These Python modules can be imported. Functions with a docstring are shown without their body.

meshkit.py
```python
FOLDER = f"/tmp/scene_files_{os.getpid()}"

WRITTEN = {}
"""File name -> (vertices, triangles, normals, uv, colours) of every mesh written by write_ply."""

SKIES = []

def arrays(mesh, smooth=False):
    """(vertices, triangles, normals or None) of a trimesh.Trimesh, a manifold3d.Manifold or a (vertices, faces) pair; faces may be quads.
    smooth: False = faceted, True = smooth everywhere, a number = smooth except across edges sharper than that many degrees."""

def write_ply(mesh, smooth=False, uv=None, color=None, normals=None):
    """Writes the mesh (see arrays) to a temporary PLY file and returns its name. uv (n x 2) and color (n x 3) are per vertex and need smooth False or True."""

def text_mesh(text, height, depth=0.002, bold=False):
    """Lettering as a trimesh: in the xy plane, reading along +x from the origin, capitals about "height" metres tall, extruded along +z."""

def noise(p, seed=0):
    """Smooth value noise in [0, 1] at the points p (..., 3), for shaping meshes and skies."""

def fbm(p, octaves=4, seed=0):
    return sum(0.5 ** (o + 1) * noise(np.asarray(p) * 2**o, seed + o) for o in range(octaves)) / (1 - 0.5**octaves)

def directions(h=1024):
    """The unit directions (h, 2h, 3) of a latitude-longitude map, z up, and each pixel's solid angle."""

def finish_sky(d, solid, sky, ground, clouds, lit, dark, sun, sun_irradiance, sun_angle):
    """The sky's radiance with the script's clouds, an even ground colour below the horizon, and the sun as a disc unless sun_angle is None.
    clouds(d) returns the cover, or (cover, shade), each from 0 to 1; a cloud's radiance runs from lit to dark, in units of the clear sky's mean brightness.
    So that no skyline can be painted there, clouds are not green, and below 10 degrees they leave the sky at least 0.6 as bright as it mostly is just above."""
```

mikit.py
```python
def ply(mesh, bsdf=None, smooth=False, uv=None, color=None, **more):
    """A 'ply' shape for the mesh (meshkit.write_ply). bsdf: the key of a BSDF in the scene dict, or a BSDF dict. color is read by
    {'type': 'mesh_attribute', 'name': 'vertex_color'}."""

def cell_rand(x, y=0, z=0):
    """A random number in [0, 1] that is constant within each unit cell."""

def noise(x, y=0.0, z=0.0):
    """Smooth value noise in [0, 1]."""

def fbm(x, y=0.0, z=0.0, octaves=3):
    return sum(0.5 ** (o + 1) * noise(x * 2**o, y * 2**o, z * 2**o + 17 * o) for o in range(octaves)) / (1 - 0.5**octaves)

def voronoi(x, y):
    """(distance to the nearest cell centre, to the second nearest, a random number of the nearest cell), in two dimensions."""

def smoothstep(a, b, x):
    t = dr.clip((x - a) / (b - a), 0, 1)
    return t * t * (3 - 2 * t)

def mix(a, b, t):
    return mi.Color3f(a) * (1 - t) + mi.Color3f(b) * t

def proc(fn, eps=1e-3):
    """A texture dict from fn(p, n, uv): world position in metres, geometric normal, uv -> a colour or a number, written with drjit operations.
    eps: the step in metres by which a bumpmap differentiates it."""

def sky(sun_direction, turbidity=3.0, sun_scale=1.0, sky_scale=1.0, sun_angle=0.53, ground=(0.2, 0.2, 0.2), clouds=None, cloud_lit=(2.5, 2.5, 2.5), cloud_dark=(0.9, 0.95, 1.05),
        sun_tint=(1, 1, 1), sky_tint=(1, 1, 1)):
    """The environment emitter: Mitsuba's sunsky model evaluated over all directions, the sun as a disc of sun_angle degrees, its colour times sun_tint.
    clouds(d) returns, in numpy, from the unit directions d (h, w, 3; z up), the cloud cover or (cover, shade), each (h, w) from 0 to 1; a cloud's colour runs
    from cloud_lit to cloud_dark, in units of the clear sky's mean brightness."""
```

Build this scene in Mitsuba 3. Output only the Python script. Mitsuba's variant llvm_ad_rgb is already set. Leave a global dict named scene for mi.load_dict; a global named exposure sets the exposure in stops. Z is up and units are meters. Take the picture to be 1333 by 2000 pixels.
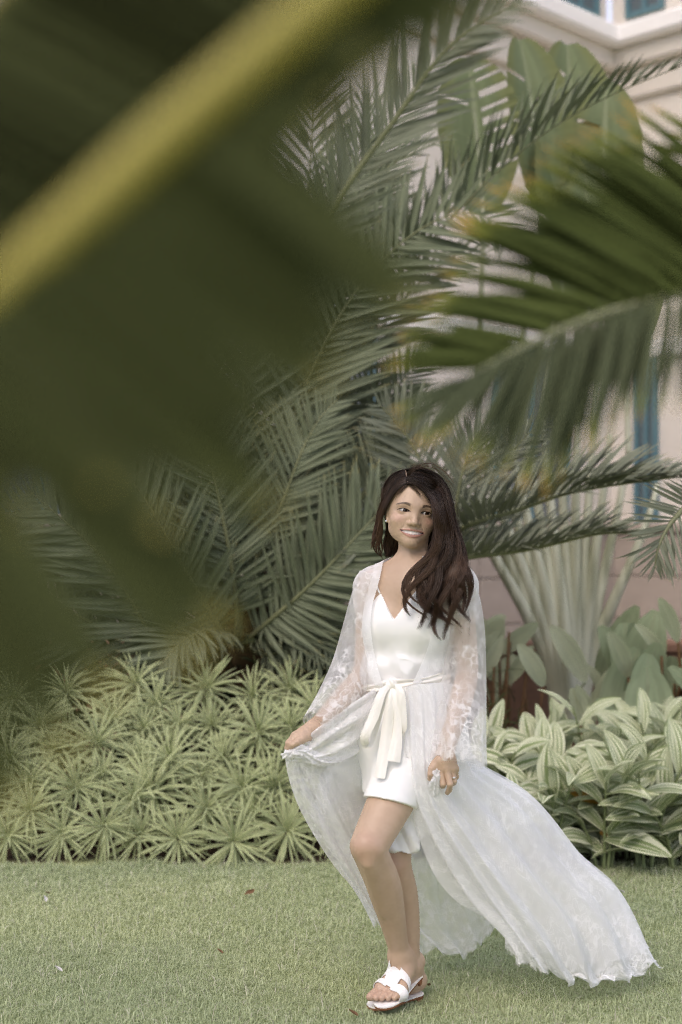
import math
import numpy as np
import trimesh
import drjit as dr
import mitsuba as mi
import mikit
import meshkit
from scipy.interpolate import CubicSpline
from scipy.spatial import cKDTree

T = mi.ScalarTransform4f
scene, labels = {}, {}

# ---------------------------------------------------------------- camera, light, exposure
FPX, CAM_H, HORIZON = 2778.0, 1.385, 1060.0          # a 50 mm lens held at chest height, tipped up a touch
PITCH = math.atan((HORIZON - 1000.0) / FPX)
CAM = np.array([0.0, 0.0, CAM_H])
FWD = np.array([0.0, math.cos(PITCH), math.sin(PITCH)])
UPV = np.array([0.0, -math.sin(PITCH), math.cos(PITCH)])
RGT = np.array([1.0, 0.0, 0.0])
scene['camera'] = {
    'type': 'thinlens', 'fov': math.degrees(2 * math.atan(666.5 / FPX)), 'fov_axis': 'x',
    'aperture_radius': 0.0115, 'focus_distance': 4.24, 'near_clip': 0.05, 'far_clip': 400.0,
    'to_world': T().look_at(origin=CAM.tolist(), target=(CAM + FWD).tolist(), up=[0, 0, 1]),
}
exposure = 1.93
SUN = np.array([-0.38, -0.72, 0.80])
scene['sky'] = mikit.sky(SUN.tolist(), turbidity=4, sun_scale=0.46, sun_angle=42, clouds=lambda d: np.ones(d.shape[:2]),
                         sun_tint=(0.94, 0.97, 1.12), cloud_lit=(2.3, 2.42, 3.05), ground=(0.16, 0.18, 0.11))

RNG = np.random.default_rng(11)


def at(px, py, Y):
    """World point that a pixel of the 1333 x 2000 survey photograph shows at the distance Y."""
    d = FWD * FPX + RGT * (px - 666.5) - UPV * (py - 1000.0)
    return CAM + d * (Y / d[1])


def unit(v):
    v = np.asarray(v, float)
    return v / (np.linalg.norm(v, axis=-1, keepdims=True) + 1e-12)


def rgb(*c):
    return {'type': 'rgb', 'value': list(map(float, c))}


def srgb(r, g, b):
    c = np.array([r, g, b]) / 255.0
    return np.where(c < 0.04045, c / 12.92, ((c + 0.055) / 1.055) ** 2.4)


_count = {}


def numbered(key):
    n = _count.get(key, -1) + 1
    _count[key] = n
    return key if n == 0 else f'{key}_{n:03d}'


def tag(key, label=None, category=None, group=None, kind=None):
    d = {k: v for k, v in (('label', label), ('category', category), ('group', group), ('kind', kind)) if v}
    if d:
        labels[key] = d
    return key


def put(name, shape, parent=None, M=None, **tags):
    """One entry of the scene; shape is a dict of mikit.ply. Returns its key."""
    key = numbered(f'{parent}__{name}' if parent else name)
    scene[key] = shape if M is None else {**shape, 'to_world': T(np.asarray(M, float))}
    tag(key, **tags)
    return key


def thing(name, label, category, group=None):
    return tag(numbered(name), label, category, group)


def spline(pts, n, closed=False):
    """n points of a smooth curve through pts (chord-length parameter)."""
    pts = np.asarray(pts, float)
    t = np.r_[0, np.cumsum(np.linalg.norm(np.diff(pts, axis=0), axis=1) + 1e-9)]
    return CubicSpline(t, pts)(np.linspace(0, t[-1], n))


def grid_mesh(P, flip=False):
    """(vertices, faces) of a grid of points (r, c, 3)."""
    r, c = P.shape[:2]
    i = np.arange(r * c).reshape(r, c)
    f = np.stack([i[:-1, :-1], i[:-1, 1:], i[1:, 1:], i[1:, :-1]], -1).reshape(-1, 4)
    if flip:
        f = f[:, ::-1]
    return P.reshape(-1, 3), np.vstack([f[:, [0, 1, 2]], f[:, [0, 2, 3]]])


def join(parts):
    vs, fs, n = [], [], 0
    for v, f in parts:
        vs.append(v)
        fs.append(np.asarray(f) + n)
        n += len(v)
    return np.vstack(vs), np.vstack(fs)


def frames(C):
    """Parallel-transported unit frames (tangent, side, normal) along a curve."""
    t = unit(np.gradient(C, axis=0))
    s = np.zeros_like(C)
    a = np.array([0, 0, 1.0]) if abs(t[0, 2]) < 0.9 else np.array([1.0, 0, 0])
    s[0] = unit(np.cross(t[0], a))
    for k in range(1, len(C)):
        v = s[k - 1] - t[k] * (s[k - 1] @ t[k])
        s[k] = unit(v)
    return t, s, np.cross(s, t)


def tube(C, R, k=8, cap=True):
    """A tube mesh along the points C with radii R (number, n, or n x 2 for an ellipse side, normal)."""
    C = np.asarray(C, float)
    R = np.broadcast_to(np.asarray(R, float).reshape(-1, 1) if np.ndim(R) < 2 else R, (len(C), 2)) if np.ndim(R) else np.full((len(C), 2), float(R))
    t, s, n = frames(C)
    a = np.arange(k) * 2 * np.pi / k
    ring = C[:, None] + s[:, None] * (np.cos(a)[None, :, None] * R[:, :1, None]) + n[:, None] * (np.sin(a)[None, :, None] * R[:, 1:, None])
    v = ring.reshape(-1, 3)
    i = np.arange(len(C) * k).reshape(len(C), k)
    j = np.roll(i, -1, 1)
    f = np.vstack([np.stack([i[:-1], i[1:], j[1:]], -1).reshape(-1, 3), np.stack([i[:-1], j[1:], j[:-1]], -1).reshape(-1, 3)])
    if cap:
        v = np.vstack([v, C[:1], C[-1:]])
        m = len(v) - 2
        f = np.vstack([f, np.stack([i[0], j[0], np.full(k, m)], -1), np.stack([j[-1], i[-1], np.full(k, m + 1)], -1)])
    return v, f


def box(x0, x1, y0, y1, z0, z1, bevel=0.0):
    b = trimesh.creation.box(bounds=[[x0, y0, z0], [x1, y1, z1]])
    if bevel:
        v = []
        for s in range(3):
            e = np.full(3, bevel)
            e[s] = 0
            v.append(trimesh.creation.box(bounds=[np.array([x0, y0, z0]) + e, np.array([x1, y1, z1]) - e]).vertices)
        b = trimesh.convex.convex_hull(np.vstack(v))
    return np.array(b.vertices), np.array(b.faces)


def placed(m, M):
    M = np.asarray(M, float)
    return m[0] @ M[:3, :3].T + M[:3, 3], m[1]


def frame_matrix(origin, x, z_hint, scale=1.0, yscale=None):
    """4 x 4 with local x along x and local z near z_hint."""
    x = unit(x)
    y = np.cross(np.asarray(z_hint, float), x)
    if np.linalg.norm(y) < 1e-6:
        y = np.cross([0.3, 0.5, 0.8], x)
    y = unit(y)
    z = np.cross(x, y)
    M = np.eye(4)
    M[:3, 0], M[:3, 1], M[:3, 2] = x * scale, y * (scale if yscale is None else yscale), z * scale
    M[:3, 3] = origin
    return M


def blade(length, width, droop=0.0, fold=0.15, twist=0.0, n=7, profile=None, wave=0.0, across=2):
    """A leaf along +x in the xy plane, normal +z: width profile, downward droop, V fold, twist along its length. uv = (along, across)."""
    t = np.linspace(0, 1, n)
    w = (profile(t) if profile else np.sin(np.pi * np.clip(t * 0.86 + 0.12, 0, 1)) ** 0.7 * np.where(t > 0.999, 0.06, 1)) * width / 2
    ang = -droop * t ** 1.3
    dx = np.cos(ang)
    dz = np.sin(ang)
    step = length / (n - 1)
    X = np.r_[0, np.cumsum((dx[1:] + dx[:-1]) / 2)] * step
    Z = np.r_[0, np.cumsum((dz[1:] + dz[:-1]) / 2)] * step
    u = np.linspace(-1, 1, across + 1)
    P = np.zeros((n, across + 1, 3))
    tw = twist * t
    for j, a in enumerate(u):
        y = a * w
        z = np.abs(a) * w * fold * 2 + wave * w * np.sin(t * 17 + 3 * a) * abs(a)
        yy = y * np.cos(tw) - z * np.sin(tw)
        zz = y * np.sin(tw) + z * np.cos(tw)
        P[:, j] = np.stack([X - zz * np.sin(ang), yy, Z + zz * np.cos(ang)], -1)
    uv = np.stack(np.broadcast_arrays(t[:, None], (u[None] + 1) / 2), -1).reshape(-1, 2)
    v, f = grid_mesh(P)
    return v, f, uv


def mat(name, **d):
    scene[name] = d
    return name


def leaf_mat(name, base, rough=0.45, trans=0.35, spec=None):
    """A thin leaf: reflects and lets some light through."""
    return mat(name, type='principledthin', base_color=base, roughness=rough, diff_trans=trans, eta=1.45)


def lin(*c):
    return mi.Color3f(*map(float, c))
# ================================================================ ground and lawn
def soil(p, n, uv):
    k = mikit.fbm(p.x * 3, p.y * 3, 0.0, 3)
    g = mikit.mix((0.25, 0.28, 0.13), (0.32, 0.35, 0.18), k)
    bed = mikit.smoothstep(6.15, 6.3, p.y + 0.12 * (mikit.noise(p.x * 3, 2.0) - 0.5))
    return mikit.mix(g, mikit.mix((0.035, 0.026, 0.018), (0.07, 0.05, 0.034), mikit.fbm(p.x * 22, p.y * 22, 0.0, 3)), bed)


mat('soil', type='principled', base_color=mikit.proc(soil), roughness=0.95, specular=0.1)
gx, gy = np.meshgrid(np.linspace(-40, 40, 161), np.linspace(-12, 48, 121))
gz = 0.012 * (meshkit.fbm(np.stack([gx * 1.1, gy * 1.1, gx * 0], -1), 3) - 0.5) - 0.004
v_, f_ = grid_mesh(np.stack([gx, gy, gz], -1))
put('ground', mikit.ply((v_, f_), 'soil', smooth=True), kind='structure', label='ground under the lawn and the planting beds')


def lawn_edge(x):
    return 6.16 + 0.05 * np.sin(x * 2.1 + 0.5) + 0.035 * np.sin(x * 5.3) + 0.03 * np.sin(x * 13.7 + 1) + 0.02 * np.sin(x * 29)


def grass(n, x0, x1, y0, y1, seed, hmin, hmax, wid, dry):
    rng = np.random.default_rng(seed)
    x, y = rng.uniform(x0, x1, n), rng.uniform(y0, y1, n)
    dens = 0.5 * meshkit.fbm(np.stack([x * 2.5, y * 2.5, x * 0], -1), 3) + 0.5 * meshkit.fbm(np.stack([x * 17, y * 17, x * 0 + 3], -1), 2)
    ok = (y < lawn_edge(x) + rng.normal(0, 0.012, n)) & (rng.uniform(size=n) < 0.30 + 1.35 * dens)
    x, y, dens = x[ok], y[ok], dens[ok]
    n = len(x)
    h = rng.uniform(hmin, hmax, n) * (0.65 + 0.7 * dens)
    a, lean = rng.uniform(0, 2 * np.pi, n), rng.uniform(0.2, 1.25, n)
    d = np.stack([np.cos(a), np.sin(a), np.zeros(n)], 1)
    side = np.stack([-np.sin(a), np.cos(a), np.zeros(n)], 1)
    b = np.stack([x, y, np.full(n, -0.003)], 1)
    up = np.array([0, 0, 1.0])
    w = (wid * rng.uniform(0.6, 1.3, n))[:, None]
    mid = b + d * (h * lean * 0.35)[:, None] + up * (h * 0.62)[:, None]
    tip = b + d * (h * lean)[:, None] + up * (h * (1.0 - 0.25 * lean))[:, None]
    V = np.stack([b - side * w, b + side * w, mid + side * w * 0.85, mid - side * w * 0.85, tip], 1).reshape(-1, 3)
    i = np.arange(n)[:, None] * 5
    F = np.vstack([i + [0, 1, 2], i + [0, 2, 3], i + [3, 2, 4]])
    c1, c2, c3 = np.array([0.38, 0.44, 0.225]), np.array([0.56, 0.61, 0.38]), np.array([0.62, 0.60, 0.47])
    mixv = np.clip(0.15 + 0.9 * rng.uniform(size=n) * (0.4 + dens), 0, 1)[:, None]
    C = c1 + (c2 - c1) * mixv
    big = meshkit.fbm(np.stack([x * 1.3 + 7, y * 1.3, x * 0], -1), 3)
    C = C * (0.90 + 0.26 * big)[:, None] * np.array([1.0, 1.0, 1.0]) + (big - 0.5)[:, None] * np.array([0.06, 0.02, 0.0])
    old = (rng.uniform(size=n) < dry)[:, None]
    C = np.where(old, c3 * rng.uniform(0.7, 1.2, n)[:, None], C)
    return V, F, np.repeat(C, 5, 0)


mat('grass_blade', type='principledthin', base_color={'type': 'mesh_attribute', 'name': 'vertex_color'}, roughness=0.5, diff_trans=0.5, eta=1.4)
g1 = grass(230000, -1.45, 1.45, 3.85, 4.95, 1, 0.012, 0.030, 0.0010, 0.05)
g2 = grass(140000, -1.9, 1.9, 4.95, 6.25, 2, 0.014, 0.034, 0.0014, 0.05)
g3 = grass(5000, -1.8, 1.8, 3.9, 6.15, 3, 0.035, 0.065, 0.0009, 0.5)
g4 = grass(45000, -3.6, 3.6, 2.4, 6.25, 4, 0.02, 0.04, 0.002, 0.06)
vv, fv = join([g[:2] for g in (g1, g2, g3, g4)])
put('lawn_grass', mikit.ply((vv, fv), 'grass_blade', smooth=False, color=np.vstack([g[2] for g in (g1, g2, g3, g4)])), kind='stuff', category='grass', label='short pale green lawn grass')

# ================================================================ leaves that are placed one by one
def leaf_tone(a, b, tip=None, scale=6.0, rib=None, margin=None, tip_at=(0.90, 0.985)):
    """Leaf colour from its own uv: tone a to b by noise, a paler rib, coloured margin and tip."""
    def fn(p, n, uv):
        ss = mikit.smoothstep
        c = mikit.mix(a, b, mikit.fbm(p.x * scale, p.y * scale, p.z * scale, 2))
        c = c * (0.86 + 0.28 * mikit.noise(uv.x * 3, uv.y * 26))
        across = dr.abs(uv.y * 2 - 1)
        if rib is not None:
            c = mikit.mix(c, rib, (1 - ss(0.02, 0.12, across)) * 0.8)
        if margin is not None:
            c = mikit.mix(c, margin, ss(0.45, 0.85, across))
        if tip is not None:
            c = mikit.mix(c, tip, ss(tip_at[0], tip_at[1], uv.x + 0.10 * (mikit.noise(p.x * 9, p.y * 9, p.z * 9) - 0.5)))
        return c
    return mikit.proc(fn)


leaf_mat('palm_leaf', leaf_tone((0.110, 0.130, 0.078), (0.205, 0.228, 0.150), tip=(0.30, 0.28, 0.14), rib=(0.30, 0.32, 0.21)), rough=0.27, trans=0.20)
leaf_mat('palm_leaf_old', leaf_tone((0.15, 0.165, 0.115), (0.25, 0.265, 0.195), tip=(0.30, 0.26, 0.14)), rough=0.28, trans=0.22)
mat('rachis', type='principled', base_color=leaf_tone((0.14, 0.15, 0.075), (0.20, 0.205, 0.11)), roughness=0.5, specular=0.4)
leaf_mat('spiky_leaf', leaf_tone((0.24, 0.295, 0.125), (0.39, 0.44, 0.225), margin=(0.58, 0.60, 0.35), scale=3.5), rough=0.34, trans=0.22)


def variants(n, fn, m, seed=0):
    rng = np.random.default_rng(seed)
    out = []
    for _ in range(n):
        v, f, uv = fn(rng)
        out.append((mikit.ply((v, f), m, smooth=True, uv=uv), (v, f, uv)))
    return out


# ---- the low hedge of spiky rosettes (image left): every rosette a shrub head on its stem, every leaf its own
def spiky_profile(t):
    return np.clip(t * 9 + 0.25, 0, 1) * np.clip((1.0 - t) * 3.2, 0.02, 1) ** 0.75


SPIKY = variants(6, lambda r: blade(1.0, 0.054 * r.uniform(0.9, 1.1), droop=r.uniform(0.35, 1.25), fold=0.22, twist=r.uniform(-0.3, 0.3), n=7, profile=spiky_profile), 'spiky_leaf', 2)
mat('woody_stem', type='principled', base_color=rgb(0.13, 0.10, 0.06), roughness=0.8, specular=0.2)
rng = np.random.default_rng(21)
heads = [  # pixel centre, distance, radius in metres
    (131, 1363, 6.75, .17), (267, 1348, 6.8, .20), (396, 1358, 6.75, .20), (500, 1442, 6.55, .19), (183, 1467, 6.5, .22), (79, 1428, 6.6, .18), (336, 1497, 6.4, .20),
    (307, 1551, 6.30, .23), (475, 1551, 6.32, .20), (549, 1546, 6.32, .20), (445, 1497, 6.45, .18), (619, 1398, 6.7, .19), (579, 1437, 6.55, .18), (119, 1636, 6.15, .15),
    (198, 1621, 6.12, .16), (455, 1650, 6.10, .19), (559, 1630, 6.14, .18), (346, 1645, 6.12, .17), (64, 1596, 6.2, .17), (25, 1497, 6.4, .18), (307, 1388, 6.7, .17),
    (500, 1378, 6.8, .18), (560, 1362, 6.9, .19), (25, 1380, 6.75, .18), (15, 1640, 6.15, .15), (250, 1572, 6.22, .17), (140, 1548, 6.28, .17), (395, 1590, 6.2, .16),
    (625, 1520, 6.40, .18), (655, 1450, 6.6, .18), (625, 1610, 6.2, .17), (690, 1560, 6.35, .18), (690, 1640, 6.16, .17), (740, 1500, 6.5, .18), (770, 1610, 6.24, .17), (700, 1400, 6.75, .18),
    (220, 1420, 6.65, .17), (420, 1430, 6.65, .16), (-45, 1440, 6.55, .19), (-50, 1560, 6.3, .18), (500, 1600, 6.22, .15), (60, 1540, 6.35, .16), (840, 1560, 6.4, .18)]
heads = [(a, b, c, d * 0.88) for a, b, c, d in heads]
for _ in range(900):                                   # smaller rosettes in the spaces between
    x_, y_ = int(rng.uniform(-40, 790)), int(rng.uniform(1352, 1648))
    if len(heads) < 60 and all(math.hypot(x_ - h[0], (y_ - h[1]) * 1.2) > 62 for h in heads):
        heads.append((x_, y_, float(np.interp(y_, [1350, 1450, 1550, 1640], [6.82, 6.56, 6.31, 6.13])), 0.125))
row_of = lambda py: 0 if py < 1410 else 1 if py < 1515 else 2 if py < 1605 else 3  # noqa: E731
rows = {r: sorted(h[0] for h in heads if row_of(h[1]) == r) for r in range(4)}
ROWN = ('top', 'upper middle', 'lower middle', 'bottom')
ORD = ('first', 'second', 'third', 'fourth', 'fifth', 'sixth', 'seventh', 'eighth', 'ninth', 'tenth', 'eleventh', 'twelfth', 'thirteenth', 'fourteenth', 'fifteenth', 'sixteenth', 'seventeenth', 'eighteenth', 'nineteenth', 'twentieth', 'twenty first', 'twenty second')
vis = [h for h in heads]
for hx, hy, hY, R in heads:
    c = at(hx, hy, hY + 0.12)
    r_ = row_of(hy)
    key = thing('spiky_shrub', f'pale green spiky rosette, {ORD[rows[r_].index(hx)]} from the left in the {ROWN[r_]} hedge row', 'plant', 'spiky rosettes in the low hedge')
    tilt = unit(np.array([rng.normal(0, 0.25), -0.62 - 0.25 * (r_ == 3) + rng.normal(0, 0.15), 0.85 - 0.12 * r_]))
    base = c + np.array([rng.normal(0, .03), 0.18, 0])
    base[2] = 0
    put('stem', mikit.ply(tube(spline([base, (base + c) / 2 + np.array([0, 0.06, 0]), c], 8), 0.008, 6), 'woody_stem', smooth=True), key)
    n = 62
    for i in range(n):
        el = 1.35 - 1.75 * (i / n) ** 0.85 + rng.normal(0, 0.08)
        az = i * 2.39996 + rng.normal(0, 0.15)
        a = unit(np.cross(tilt, [0, 0.3, 1.0]))
        b = np.cross(tilt, a)
        d = unit((a * math.cos(az) + b * math.sin(az)) * math.cos(el) + tilt * math.sin(el))
        L = R * 1.38 * rng.uniform(0.85, 1.12) * (0.72 + 0.36 * (i / n))
        put('leaf', SPIKY[int(rng.integers(6))][0], key, frame_matrix(c + d * 0.012 + tilt * 0.05 * (1 - i / n), d, tilt + rng.normal(0, 0.12, 3), L, L * rng.uniform(0.85, 1.15)))


def leaf_mass(n, centre_fn, L, variants_, seed, up=(0, -0.4, 0.8), spread=0.8):
    """Many leaves as one mesh, for growth too dense or dark to tell apart."""
    rng = np.random.default_rng(seed)
    parts, uvs = [], []
    for _ in range(n):
        v, f, uv = variants_[int(rng.integers(len(variants_)))][1]
        d = unit(rng.normal(0, 1, 3) * spread + np.asarray(up))
        l = L * rng.uniform(0.6, 1.3)
        parts.append(placed((v, f), frame_matrix(centre_fn(rng), d, rng.normal(0, 0.5, 3) + [0, -0.3, 1], l)))
        uvs.append(uv)
    return join(parts), np.vstack(uvs)


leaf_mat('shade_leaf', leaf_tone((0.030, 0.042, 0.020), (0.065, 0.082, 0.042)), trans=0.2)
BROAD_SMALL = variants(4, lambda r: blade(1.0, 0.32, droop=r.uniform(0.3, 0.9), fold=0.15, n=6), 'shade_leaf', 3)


def hedge_core(rng):
    x = rng.uniform(-1.9, 0.9)
    y = rng.uniform(6.42, 7.2)
    return np.array([x, y, rng.uniform(0.02, 0.16 + min(0.60, (y - 6.25) * 0.75))])


leaf_mat('gap_shade_leaf', leaf_tone((0.026, 0.033, 0.013), (0.055, 0.066, 0.027)), trans=0.2)  # hedge core leaves coloured darker, painting in the shade of the gaps
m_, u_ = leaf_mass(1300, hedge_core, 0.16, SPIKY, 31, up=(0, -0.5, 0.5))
put('hedge_undergrowth', mikit.ply(m_, 'gap_shade_leaf', smooth=True, uv=u_), kind='stuff', category='foliage', label='dense inner leaves of the spiky hedge, coloured dark as shaded gaps')
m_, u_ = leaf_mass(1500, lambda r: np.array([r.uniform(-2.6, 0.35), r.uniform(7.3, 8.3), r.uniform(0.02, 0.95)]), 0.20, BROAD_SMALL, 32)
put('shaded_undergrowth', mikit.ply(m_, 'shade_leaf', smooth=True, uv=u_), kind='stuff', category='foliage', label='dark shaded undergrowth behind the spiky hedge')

# ---- striped ginger lilies (image right)
def striped(p, n, uv):
    ss = mikit.smoothstep
    across = uv.y * 2 - 1
    a = dr.abs(across)
    s = mikit.noise((across * 6.0) + 1.8 * uv.x * dr.sign(across), p.x * 1.6 + 3.0, p.z * 1.6)
    s2 = mikit.noise(across * 19 - 2.5 * uv.x, p.x * 0.8, 4.0)
    stripe = ss(0.44, 0.56, 0.62 * s + 0.38 * s2)
    g = mikit.mix((0.20, 0.26, 0.11), (0.32, 0.38, 0.19), mikit.fbm(p.x * 5, p.y * 5, p.z * 5, 2))
    c = mikit.mix(g, (0.74, 0.75, 0.56), stripe * 0.88)
    return mikit.mix(c, (0.62, 0.63, 0.45), (1 - ss(0.03, 0.08, a)) * 0.8)


leaf_mat('striped_leaf', mikit.proc(striped), rough=0.38, trans=0.45)


def lance(t):
    return np.sin(np.pi * np.clip(t * 0.93 + 0.05, 0, 1)) ** 0.85


STRIPED = variants(7, lambda r: blade(1.0, 0.28 * r.uniform(0.85, 1.2), droop=r.uniform(0.25, 1.1), fold=r.uniform(0.08, 0.28), twist=r.uniform(-0.5, 0.5), n=10, profile=lance, wave=0.05, across=4), 'striped_leaf', 4)
mat('green_stem', type='principled', base_color=rgb(0.20, 0.24, 0.11), roughness=0.5, specular=0.4)
mat('yellow_leaf', type='principledthin', base_color=leaf_tone((0.42, 0.30, 0.07), (0.50, 0.20, 0.05)), roughness=0.5, diff_trans=0.4, eta=1.4)
rng = np.random.default_rng(41)
gingers = [(1010, 1690, 6.12, 0.38), (1075, 1685, 6.08, 0.5), (1180, 1695, 6.05, 0.54), (1260, 1690, 6.05, 0.63), (1325, 1685, 6.05, 0.5), (1130, 1660, 6.3, 0.55), (1225, 1660, 6.3, 0.59), (1300, 1660, 6.35, 0.63),
           (1040, 1640, 6.4, 0.55), (965, 1650, 6.4, 0.52), (1000, 1620, 6.6, 0.63), (1090, 1620, 6.6, 0.67), (1170, 1620, 6.6, 0.68), (1265, 1620, 6.65, 0.7), (1345, 1640, 6.5, 0.67), (925, 1640, 6.45, 0.48), (880, 1650, 6.4, 0.44), (1390, 1680, 6.2, 0.52)]
gx_sorted = sorted(g[0] for g in gingers)
for k, (gx_, gy_, gY, hgt) in enumerate(gingers):
    front_ = gY < 6.2
    same = sorted(g[0] for g in gingers if (g[2] < 6.2) == front_)
    key = thing('ginger_plant', f'cream striped ginger lily, {ORD[min(same.index(gx_), 14)]} from the left in the {"front" if front_ else "back"} row', 'plant', 'striped ginger lilies along the lawn')
    base = at(gx_, gy_, gY)
    base[2] = 0
    for cane in range(5):
        az = cane * 1.257 + rng.uniform(0, 0.9)
        top = base + np.array([0.19 * math.cos(az), -0.05 + 0.16 * math.sin(az), hgt * rng.uniform(0.45, 0.98)])
        C = spline([base + np.array([0.03 * math.cos(az), 0.03 * math.sin(az), 0]), (base + top) / 2 + np.array([0, 0, 0.04]), top], 14)
        put('cane', mikit.ply(tube(C, np.linspace(0.008, 0.004, 14), 6), 'green_stem', smooth=True), key)
        pl = rng.uniform(0, np.pi)
        nl = 8
        for i in range(nl):
            t = 0.22 + 0.78 * i / (nl - 1)
            j = min(int(t * 13), 12)
            s = (-1) ** i
            out = np.array([math.cos(pl), math.sin(pl) * 0.8 - 0.15, 0]) * s
            tg = unit(C[j + 1] - C[j])
            d = unit(out * (1.15 - 0.5 * t) + tg * (0.30 + 0.60 * t) + rng.normal(0, 0.20, 3))
            L = rng.uniform(0.17, 0.29) * (0.8 + 0.3 * math.sin(np.pi * t))
            put('leaf', STRIPED[int(rng.integers(7))][0], key, frame_matrix(C[j], d, np.array([0, -0.55, 1.0]) + rng.normal(0, 0.25, 3), L, L * rng.uniform(0.9, 1.25)))
        if k in (5, 3) and cane == 0:
            Yd = mikit.ply(STRIPED[0][1][:2], 'yellow_leaf', smooth=True, uv=STRIPED[0][1][2])
            put('leaf', Yd, key, frame_matrix(at(1112 + 60 * (k == 3), 1545 + 80 * (k == 3), 6.02), [1, -0.2, -0.3], [0, -1, 0.3], 0.16), label='withered orange and yellow leaf')

# ---- broad plain green leaves behind them
leaf_mat('broad_leaf', leaf_tone((0.22, 0.275, 0.15), (0.34, 0.39, 0.24), rib=(0.30, 0.33, 0.20), scale=4), rough=0.4, trans=0.45)
leaf_mat('pale_leaf', leaf_tone((0.32, 0.36, 0.21), (0.50, 0.53, 0.36), rib=(0.42, 0.44, 0.28), scale=5), rough=0.4, trans=0.5)


def oval(t):
    return np.sin(np.pi * np.clip(t * 0.95 + 0.025, 0, 1)) ** 0.62


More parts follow.
